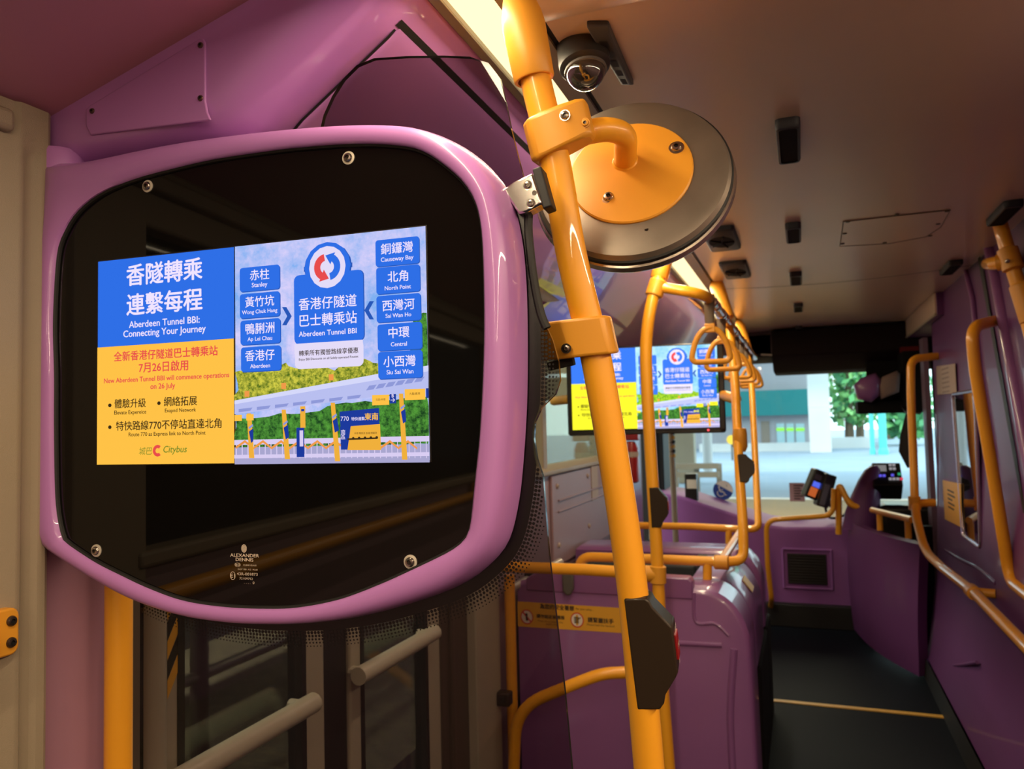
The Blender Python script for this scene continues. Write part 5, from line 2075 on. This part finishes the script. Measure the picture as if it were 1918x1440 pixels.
# purple pedestal between dash and cab door
t = thing('cab_pedestal', hy(1620, 985, 5.25), 'glossy purple pedestal between the card reader and the driver console', 'pedestal')
mb = MB()
rings = []
for px, py, w_ in ((1612, 990, 0.105), (1615, 960, 0.10), (1621, 930, 0.085), (1628, 900, 0.065), (1634, 880, 0.045), (1637, 872, 0.02)):
    q = hy(px, py, 5.22)
    rings.append([q + V((math.cos(a) * w_, math.sin(a) * w_, 0)) for a in [2 * math.pi * i / 20 for i in range(20)]])
mb.loft(rings, 0)
mb.build('shell', PURPLE3, t, angle=60)
t = thing('driver_console', hy(1665, 940, 5.3), 'dark driver console with a small grey screen and lit buttons', 'console')
mb = MB()
q0, q1, q2, q3 = hy(1636, 908, 5.12), hy(1692, 908, 5.12), hy(1686, 866, 5.3), hy(1632, 866, 5.3)
mb.prism([q0, q1, q2, q3], (0.0, 0.12, -0.10))
mb.build('key_panel', BLACK, t, bevel=0.008)
un, vn = (q1 - q0).normalized(), (q3 - q0).normalized()
nn_ = un.cross(vn).normalized()
if nn_.y > 0:
    nn_ = -nn_
kp = lambda px, py: q0 + (q1 - q0) * ((px - 1636) / 56) + (q3 - q0) * ((908 - py) / 42) + nn_ * 0.004
mb = MB()
mb.obox(kp(1652, 878), un * 0.034, vn * 0.028, nn_ * 0.002)
mb.build('small_screen', em('grey_screen', (0.20, 0.19, 0.19), 1.0), t)
cols = {'violet_key': (0.12, 0.10, 0.75), 'red_key': (0.8, 0.05, 0.10), 'green_key': (0.03, 0.35, 0.15), 'white_key': (0.30, 0.28, 0.30)}
for px, py, kcol in ((1651, 892, 'violet_key'), (1658, 892, 'violet_key'), (1674, 891, 'violet_key'), (1690, 898, 'red_key'), (1687, 889, 'green_key'), (1669, 898, 'white_key'), (1676, 898, 'white_key'), (1683, 898, 'white_key'),
                     (1672, 872, 'white_key'), (1679, 872, 'white_key'), (1672, 879, 'white_key'), (1679, 879, 'white_key')):
    mb = MB()
    mb.obox(kp(px, py), un * 0.008, vn * 0.008, nn_ * 0.003)
    mb.build('key', MATS.get(kcol) or em(kcol, cols[kcol], 1.0), t)
mb = MB()
mb.box((0.42, 5.05, 0.2), (1.15, 5.44, 0.62))
mb.box((0.42, 5.15, 0.6), (1.15, 5.44, 0.82))
mb.build('console_body', BLACK, t, bevel=0.03)
# cab sides
mb = MB()
mb.box((1.16, 4.5, -0.3), (1.21, 5.95, 0.85))
mb.box((1.16, 4.5, 1.6), (1.21, 5.95, 1.99))
struct(mb.build('wall_cab_side', RUBBER))
mb = MB()
mb.box((0.68, 4.74, 0.0), (1.16, 4.80, 1.78))
mb.box((0.56, 4.735, 0.0), (0.68, 4.80, 0.75))
struct(mb.build('wall_cab_rear', MATTE))
mb = MB()
mb.box((0.635, 4.73, 0.0), (0.66, 4.86, 1.78))
struct(mb.build('trim_14', pm('grey_purple_frame', (0.16, 0.10, 0.15), 0.4)))
mb = MB()
mb.box((0.55, 4.62, -0.01), (1.2, 5.45, 0.0))
struct(mb.build('floor_cab', RUBBER))
# header box over the cab
mb = MB()
zc = hy(1753, 590, 4.2).z
mb.box((0.632, 4.2, zc), (0.95, 5.33, 1.949))
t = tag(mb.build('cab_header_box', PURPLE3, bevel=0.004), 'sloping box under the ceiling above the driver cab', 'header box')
mb = MB()
mb.box((0.626, 4.203, zc + 0.003), (0.633, 5.32, 1.947))
t2_ = mb.build('side_panel', CEIL, t)
mb = MB()
mb.tube([(0.627, 4.203, zc + 0.004), (0.627, 5.32, zc + 0.004)], 0.006, 8)
mb.build('edge_strip', GREYB, t)

# dark blind, hanging cloth and bundle by the cab window
t = thing('sun_blind', hy(1655, 770, 5.25), 'black sun blind shelf above the driver seat', 'sun blind')
mb = MB()
a, b = hy(1605, 752, 5.3), hy(1728, 772, 5.3)
mb.box((a.x, 5.24, b.z), (b.x, 5.5, a.z + 0.0))
a2, b2 = hy(1686, 690, 5.3), hy(1728, 772, 5.3)
mb.box((a2.x, 5.2, b2.z), (b2.x, 5.5, a2.z + 0.1))
a3, b3 = hy(1622, 684, 5.44), hy(1728, 772, 5.44)
mb.box((a3.x, 5.44, b3.z), (b3.x, 5.49, a3.z + 0.06))
mb.build('shelf', MATTE, t, bevel=0.012)
t = thing('bundle', hy(1640, 755, 5.2), 'purple and cream bundle lying on the black sun blind shelf', 'bundle')
mb = MB()
Q = [(1598, 722), (1612, 708), (1640, 698), (1652, 712), (1650, 740), (1632, 754), (1606, 748)]
mb.loft([[hy(1625 + (x - 1625) * s, 728 + (y - 728) * s, 5.18 + d) for x, y in Q] for s, d in ((0.5, -0.03), (0.85, -0.02), (1, 0.02), (0.9, 0.12))], 0)
mb.build('purple_side', PURPLE2, t, angle=70)
mb = MB()
Q = [(1652, 706), (1680, 694), (1686, 700), (1684, 734), (1650, 748), (1647, 724)]
mb.loft([[hy(1666 + (x - 1666) * s, 722 + (y - 722) * s, 5.17 + d) for x, y in Q] for s, d in ((0.6, -0.02), (0.92, -0.012), (1, 0.02), (0.95, 0.1))], 0)
mb.build('cream_side', pm('cream_cloth', (0.22, 0.15, 0.125), 0.7), t, angle=70)
t = thing('hanging_cloth', hy(1700, 845, 4.9), 'dark cloth hanging behind the yellow pole at the cab window', 'cloth')
mb = MB()
rings = []
for py, xa, xb in ((775, 1696, 1706), (790, 1692, 1712), (815, 1686, 1716), (845, 1683, 1719), (870, 1696, 1716), (876, 1699, 1714)):
    ring = []
    for i in range(14):
        a = 2 * math.pi * i / 14
        xm, hw_ = (xa + xb) / 2, (xb - xa) / 2
        p = hy(xm + hw_ * math.cos(a), py, 4.9 + 0.05 * math.sin(a) + 0.01 * math.sin(5 * a))
        ring.append(p)
    rings.append(ring)
mb.loft(rings, 0)
mb.build('cloth', pm('dark_cloth', (0.015, 0.013, 0.014), 0.9, bump=0.3), t, angle=70)
mb = MB()
mb.tube([hy(1701, 776, 4.9), V((hy(1701, 776, 4.9).x, 5.2, hy(1701, 760, 5.2).z))], 0.006, 8)
mb.build('hook', BLACK, t)

# ================================================================== outside
ZG = -0.32
mb = MB()
mb.box((-70, -40, ZG - 0.1), (70, 120, ZG))
struct(mb.build('ground', pm('asphalt', (0.25, 0.31, 0.39), 0.85, bump=0.3, scale=60, var=0.15, vscale=0.6)))
mb = MB()
mb.box((-6, 6.0, ZG), (6, 17.0, ZG + 0.01))
struct(mb.build('ground_near_shade', pm('tan_shaded_road', (0.28, 0.20, 0.105), 0.85, bump=0.2, scale=30, var=0.15, vscale=0.8)))  # warm shade on the near road put into the colour of this slab
mb = MB()
mb.box((-6, 17.1, ZG + 0.002), (8, 17.4, ZG + 0.012))
tag(mb.build('lane_line', WHITEP), 'thin white line across the road ahead', 'road marking')
struct(MB().box((-3.6, 8.0, ZG), (-3.35, 13.5, 5.3)).build('wall_terminus_front', pm('tan_wall', (0.36, 0.31, 0.24), 0.85, var=0.15, vscale=1.5)))
mb = MB()
mb.box((-40, -30, 5.4), (30, 21, 6.2))
struct(mb.build('roof', pm('concrete_soffit', (0.30, 0.28, 0.25), 0.85, var=0.1, vscale=0.5)))
CONC = pm('pale_concrete', (0.62, 0.60, 0.58), 0.85, bump=0.2, scale=8, var=0.12, vscale=0.8)
TAN = pm('tan_concrete', (0.42, 0.36, 0.27), 0.85, var=0.12, vscale=1.2)


def pillar(label, px0, px1, pyb, h, mat, rnd_=False):
    c = hz((px0 + px1) / 2, pyb, ZG)
    d = (c - CAM).dot(ROT @ V((0, 0, -1)))
    w = (px1 - px0) * d / FPX
    m = MB()
    if rnd_:
        m.lathe(V((c.x, c.y, ZG)), (0, 0, 1), [(w / 2, 0), (w / 2, h)], 28)
    else:
        m.box((c.x - w / 2, c.y, ZG), (c.x + w / 2, c.y + w * 0.8, ZG + h))
    for k in range(1, 4):
        m.box((c.x - w / 2 - 0.012, c.y - 0.012, ZG + k * h / 4), (c.x + w / 2 + 0.012, c.y + w * 0.8 + 0.01, ZG + k * h / 4 + 0.04)) if not rnd_ else None
    return tag(m.build('concrete_pillar', mat, None, bevel=0.02), label, 'pillar')


pillar('tall white concrete pillar in the sunlit street ahead', 1519, 1557, 848, 8.9, CONC)
pillar('tan concrete pillar seen through the left of the windscreen', 1264, 1302, 905, 5.6, TAN)
pillar('pale rounded pillar beside the tan one, under the monitor', 1318, 1336, 892, 5.6, CONC, True)
mb = MB()
for x0, x1, y0, y1, z1 in ((1262, 1350, 868, 876, 0), (1262, 1350, 884, 892, 0)):
    a, b = at(x0, y0, 15), at(x1, y1, 15)
    mb.box((a.x, a.y, b.z), (b.x, a.y + 0.1, a.z))
a = at(1262, 900, 15)
for x in (1264, 1304, 1346):
    q = at(x, 868, 15)
    mb.box((q.x - 0.05, q.y, ZG), (q.x + 0.05, q.y + 0.1, q.z))
tag(mb.build('street_barrier', pm('barrier_steel', (0.25, 0.25, 0.24), 0.5, metal=0.4)), 'grey street barrier outside, low behind the ticket box', 'barrier')
# building with the teal fascia
bd = thing('building', at(1460, 850, 44), 'low building with a teal fascia across the road', 'building')
a, b = at(1340, 690, 44), at(1519, 850, 44)
yb_ = b.y
xa_, xb_ = a.x - 4, b.x + 0.5
mb = MB()
mb.box((xa_, yb_, ZG), (xb_, yb_ + 8, 5.6))
mb.build('wall', pm('grey_render', (0.42, 0.38, 0.40), 0.85, var=0.1, vscale=0.4), bd)
mb = MB()
f0, f1 = at(1398, 731, 43.5), at(1519, 776, 43.5)
mb.box((f0.x - 3, yb_ - 0.8, f1.z), (f1.x + 0.3, yb_ - 0.02, f0.z))
mb.build('fascia', pm('teal_fascia', (0.005, 0.20, 0.20), 0.5), bd)
for i, (x0, x1) in enumerate(((1453, 1470), (1472, 1488), (1490, 1508))):
    p0, p1 = at(x0, 793, 43.8), at(x1, 830, 43.8)
    m = MB()
    m.box((p0.x, yb_ - 0.06, p1.z), (p1.x, yb_ + 0.05, p0.z))
    w_ = m.build('window', pm('shop_glass', (0.45, 0.62, 0.66), 0.2) if i == 0 else MATS['shop_glass'], bd)
    m = MB()
    q0, q1 = at(x0, 802, 43.7), at(x1, 807, 43.7)
    m.box((p0.x, yb_ - 0.12, q1.z), (p1.x, yb_ - 0.07, q0.z))
    m.build('lit_sign', em('green_yellow_sign', (0.35, 0.95, 0.10), 1.3) if i == 0 else MATS['green_yellow_sign'], w_)
mb = MB()
p0, p1 = at(1423, 789, 43.8), at(1441, 828, 43.8)
mb.box((p0.x, yb_ - 0.06, ZG), (p1.x, yb_ + 0.05, p0.z))
mb.build('door', pm('brown_door', (0.30, 0.22, 0.17), 0.6), bd)
mb = MB()
for y0, px0, px1, py0, py1 in ((40, 1300, 1519, 834, 853), (42, 1556, 1640, 820, 850)):
    a, b = at(px0, py0, y0), at(px1, py1, y0)
    mb.box((a.x, b.y, ZG), (b.x, b.y + 0.4, a.z))
tag(mb.build('boundary_wall', CONC), 'low pale wall along the far side of the road', 'wall')
# soffit and beam of the flyover across the road
mb = MB()
a, b = at(1300, 655, 38), at(1557, 702, 38)
mb.box((a.x - 12, a.y - 3, 8.6), (b.x + 0.2, a.y + 12, 11))
tag(mb.build('flyover_deck', CONC), 'pale concrete deck on the pillar above the building', 'flyover')


def tree(name, label, px, pyb, d, h, w, cols, seed):
    rnd = random.Random(seed)
    c = at(px, pyb, d)
    t_ = thing(name, (c.x, c.y, ZG), label, 'tree', 'trees beyond the road')
    m = MB()
    m.tube([(c.x, c.y, ZG), (c.x + 0.1, c.y, ZG + h * 0.4), (c.x - 0.1, c.y, ZG + h * 0.75)], [0.28, 0.2, 0.1], 10)
    m.build('trunk', pm('bark', (0.16, 0.11, 0.07), 0.9) if 'bark' not in MATS else MATS['bark'], t_)
    m = MB()
    for k in range(750):
        a = rnd.uniform(0, 2 * math.pi)
        zz = rnd.uniform(0.16, 1.0)
        rr_ = w * math.sqrt(rnd.random()) * (0.55 + 0.6 * math.sin(zz * 3.0)) * rnd.choice((1, 1, 0.8))
        p = V((c.x + rr_ * math.cos(a), c.y + rr_ * math.sin(a), ZG + h * zz))
        s = rnd.uniform(0.14, 0.4)
        u = V((rnd.uniform(-1, 1), rnd.uniform(-1, 1), rnd.uniform(-1, 1))).normalized() * s
        v = u.cross(V((rnd.uniform(-1, 1), rnd.uniform(-1, 1), rnd.uniform(-1, 1)))).normalized() * s * 0.6
        m.add([p - u, p + v, p + u, p - v], [(0, 1, 2, 3)], rnd.randrange(len(cols)))
    m.build('foliage', cols, t_, angle=180)


G1 = pm('leaf_mid', (0.16, 0.46, 0.16), 0.7)
G2 = pm('leaf_light', (0.36, 0.70, 0.24), 0.7)
G3 = pm('leaf_dark', (0.07, 0.26, 0.11), 0.7)
G4 = pm('leaf_dry', (0.50, 0.36, 0.20), 0.7)
tree('tree', 'bushy green tree right behind the white street pillar', 1592, 848, 46, 8.2, 1.15, [G1, G2, G3], 1)
tree('tree', 'pale green tree left of the teal lamp post', 1612, 846, 51.5, 9, 2.0, [G2, G1, G4], 2)
tree('tree', 'dark leafy tree behind the teal lamp posts', 1668, 846, 58, 11, 2.6, [G1, G3], 3)
tree('tree', 'leafy tree at the cab side of the street view', 1725, 846, 66, 12, 2.6, [G2, G3, G1], 4)
tree('shrub', 'low shrub beyond the road, right of the teal lamp post', 1700, 842, 44.5, 3.2, 1.3, [G3, G1], 5)
TEAL = pm('teal_paint', (0.10, 0.55, 0.52), 0.5)
for px, w_, lab in ((1655, 0.17, 'thicker teal lamp post across the road'), (1635, 0.10, 'thinner teal post left of the lamp post')):
    q = hz(px, 851, ZG)
    m = MB()
    m.tube([q, V((q.x, q.y, 5.5 if w_ > 0.15 else 3.6))], w_, 12)
    m.lathe(q, (0, 0, 1), [(w_ * 1.3, 0), (w_ * 1.3, 0.15), (w_, 0.3)], 12)
    tag(m.build('lamp_post', TEAL), lab, 'lamp post')
q = hz(1372, 862, ZG)
mb = MB()
mb.box((q.x - 0.04, q.y, ZG), (q.x + 0.04, q.y + 0.08, 0.4))
mb.build('bollard_post', GREYPL)
bp_ = bpy.data.objects['bollard_post']
tag(bp_, 'little yellow-headed street bollard beside the slim pole', 'bollard')
bp_.name = 'bollard'
mb = MB()
mb.lathe((q.x, q.y - 0.05, 0.55), (0, -1, 0), [(0.2, 0), (0.2, 0.03)], 20)
mb.build('yellow_head', pm('road_yellow', (0.8, 0.45, 0.03), 0.5), bp_)
# kerb-side pavement, railing and shelter outside the exit door
mb = MB()
mb.box((-9, -8, ZG), (-1.75, 9.5, -0.14))
PAV = pm('pavement_tiles', (0.26, 0.20, 0.14), 0.8)
nt = PAV.node_tree
br = nt.nodes.new('ShaderNodeTexBrick')
br.inputs['Scale'].default_value = 6
br.inputs['Color1'].default_value = (0.30, 0.23, 0.15, 1)
br.inputs['Color2'].default_value = (0.18, 0.14, 0.10, 1)
br.inputs['Mortar'].default_value = (0.07, 0.06, 0.05, 1)
tc = nt.nodes.new('ShaderNodeTexCoord')
nt.links.new(tc.outputs['Object'], br.inputs['Vector'])
nt.links.new(br.outputs[0], nt.nodes['Principled BSDF'].inputs['Base Color'])
struct(mb.build('pavement', PAV))
mb = MB()
mb.box((-9.2, -10, ZG), (-9, 10, 5.4))
struct(mb.build('wall_terminus', pm('dark_terminus_wall', (0.10, 0.09, 0.08), 0.8)))
t = thing('queue_railing', (-2.5, 2.2, -0.14), 'dark metal queue railing outside the exit door', 'railing')
mb = MB()
for z_ in (0.95, 0.62, 0.30):
    mb.tube([(-2.5, 0.2, z_), (-2.5, 4.2, z_)], 0.026, 12)
mb.build('rails', pm('railing_steel', (0.30, 0.28, 0.25), 0.3, metal=0.8), t)
for y in (0.4, 1.55, 2.7, 3.85):
    mb = MB()
    mb.tube([(-2.5, y, -0.14), (-2.5, y, 0.98)], 0.04, 12)
    mb.build('post', pm('railing_post', (0.07, 0.05, 0.04), 0.5) if 'railing_post' not in MATS else MATS['railing_post'], t)
t = thing('shelter_panel', (-3.4, 3.6, -0.14), 'grey shelter panel with a dark ledge beyond the exit door glass', 'panel')
mb = MB()
mb.box((-3.45, 2.4, 0.1), (-3.4, 5.2, 2.0))
mb.build('board', pm('grey_board', (0.34, 0.33, 0.30), 0.6, var=0.1), t)
mb = MB()
mb.box((-3.4, 2.9, 0.45), (-3.0, 4.6, 0.50))
mb.build('ledge', BLACK, t)
for y in (2.5, 5.1):
    mb = MB()
    mb.box((-3.47, y - 0.04, -0.14), (-3.38, y + 0.04, 2.2))
    mb.build('post', GREYPL, t)
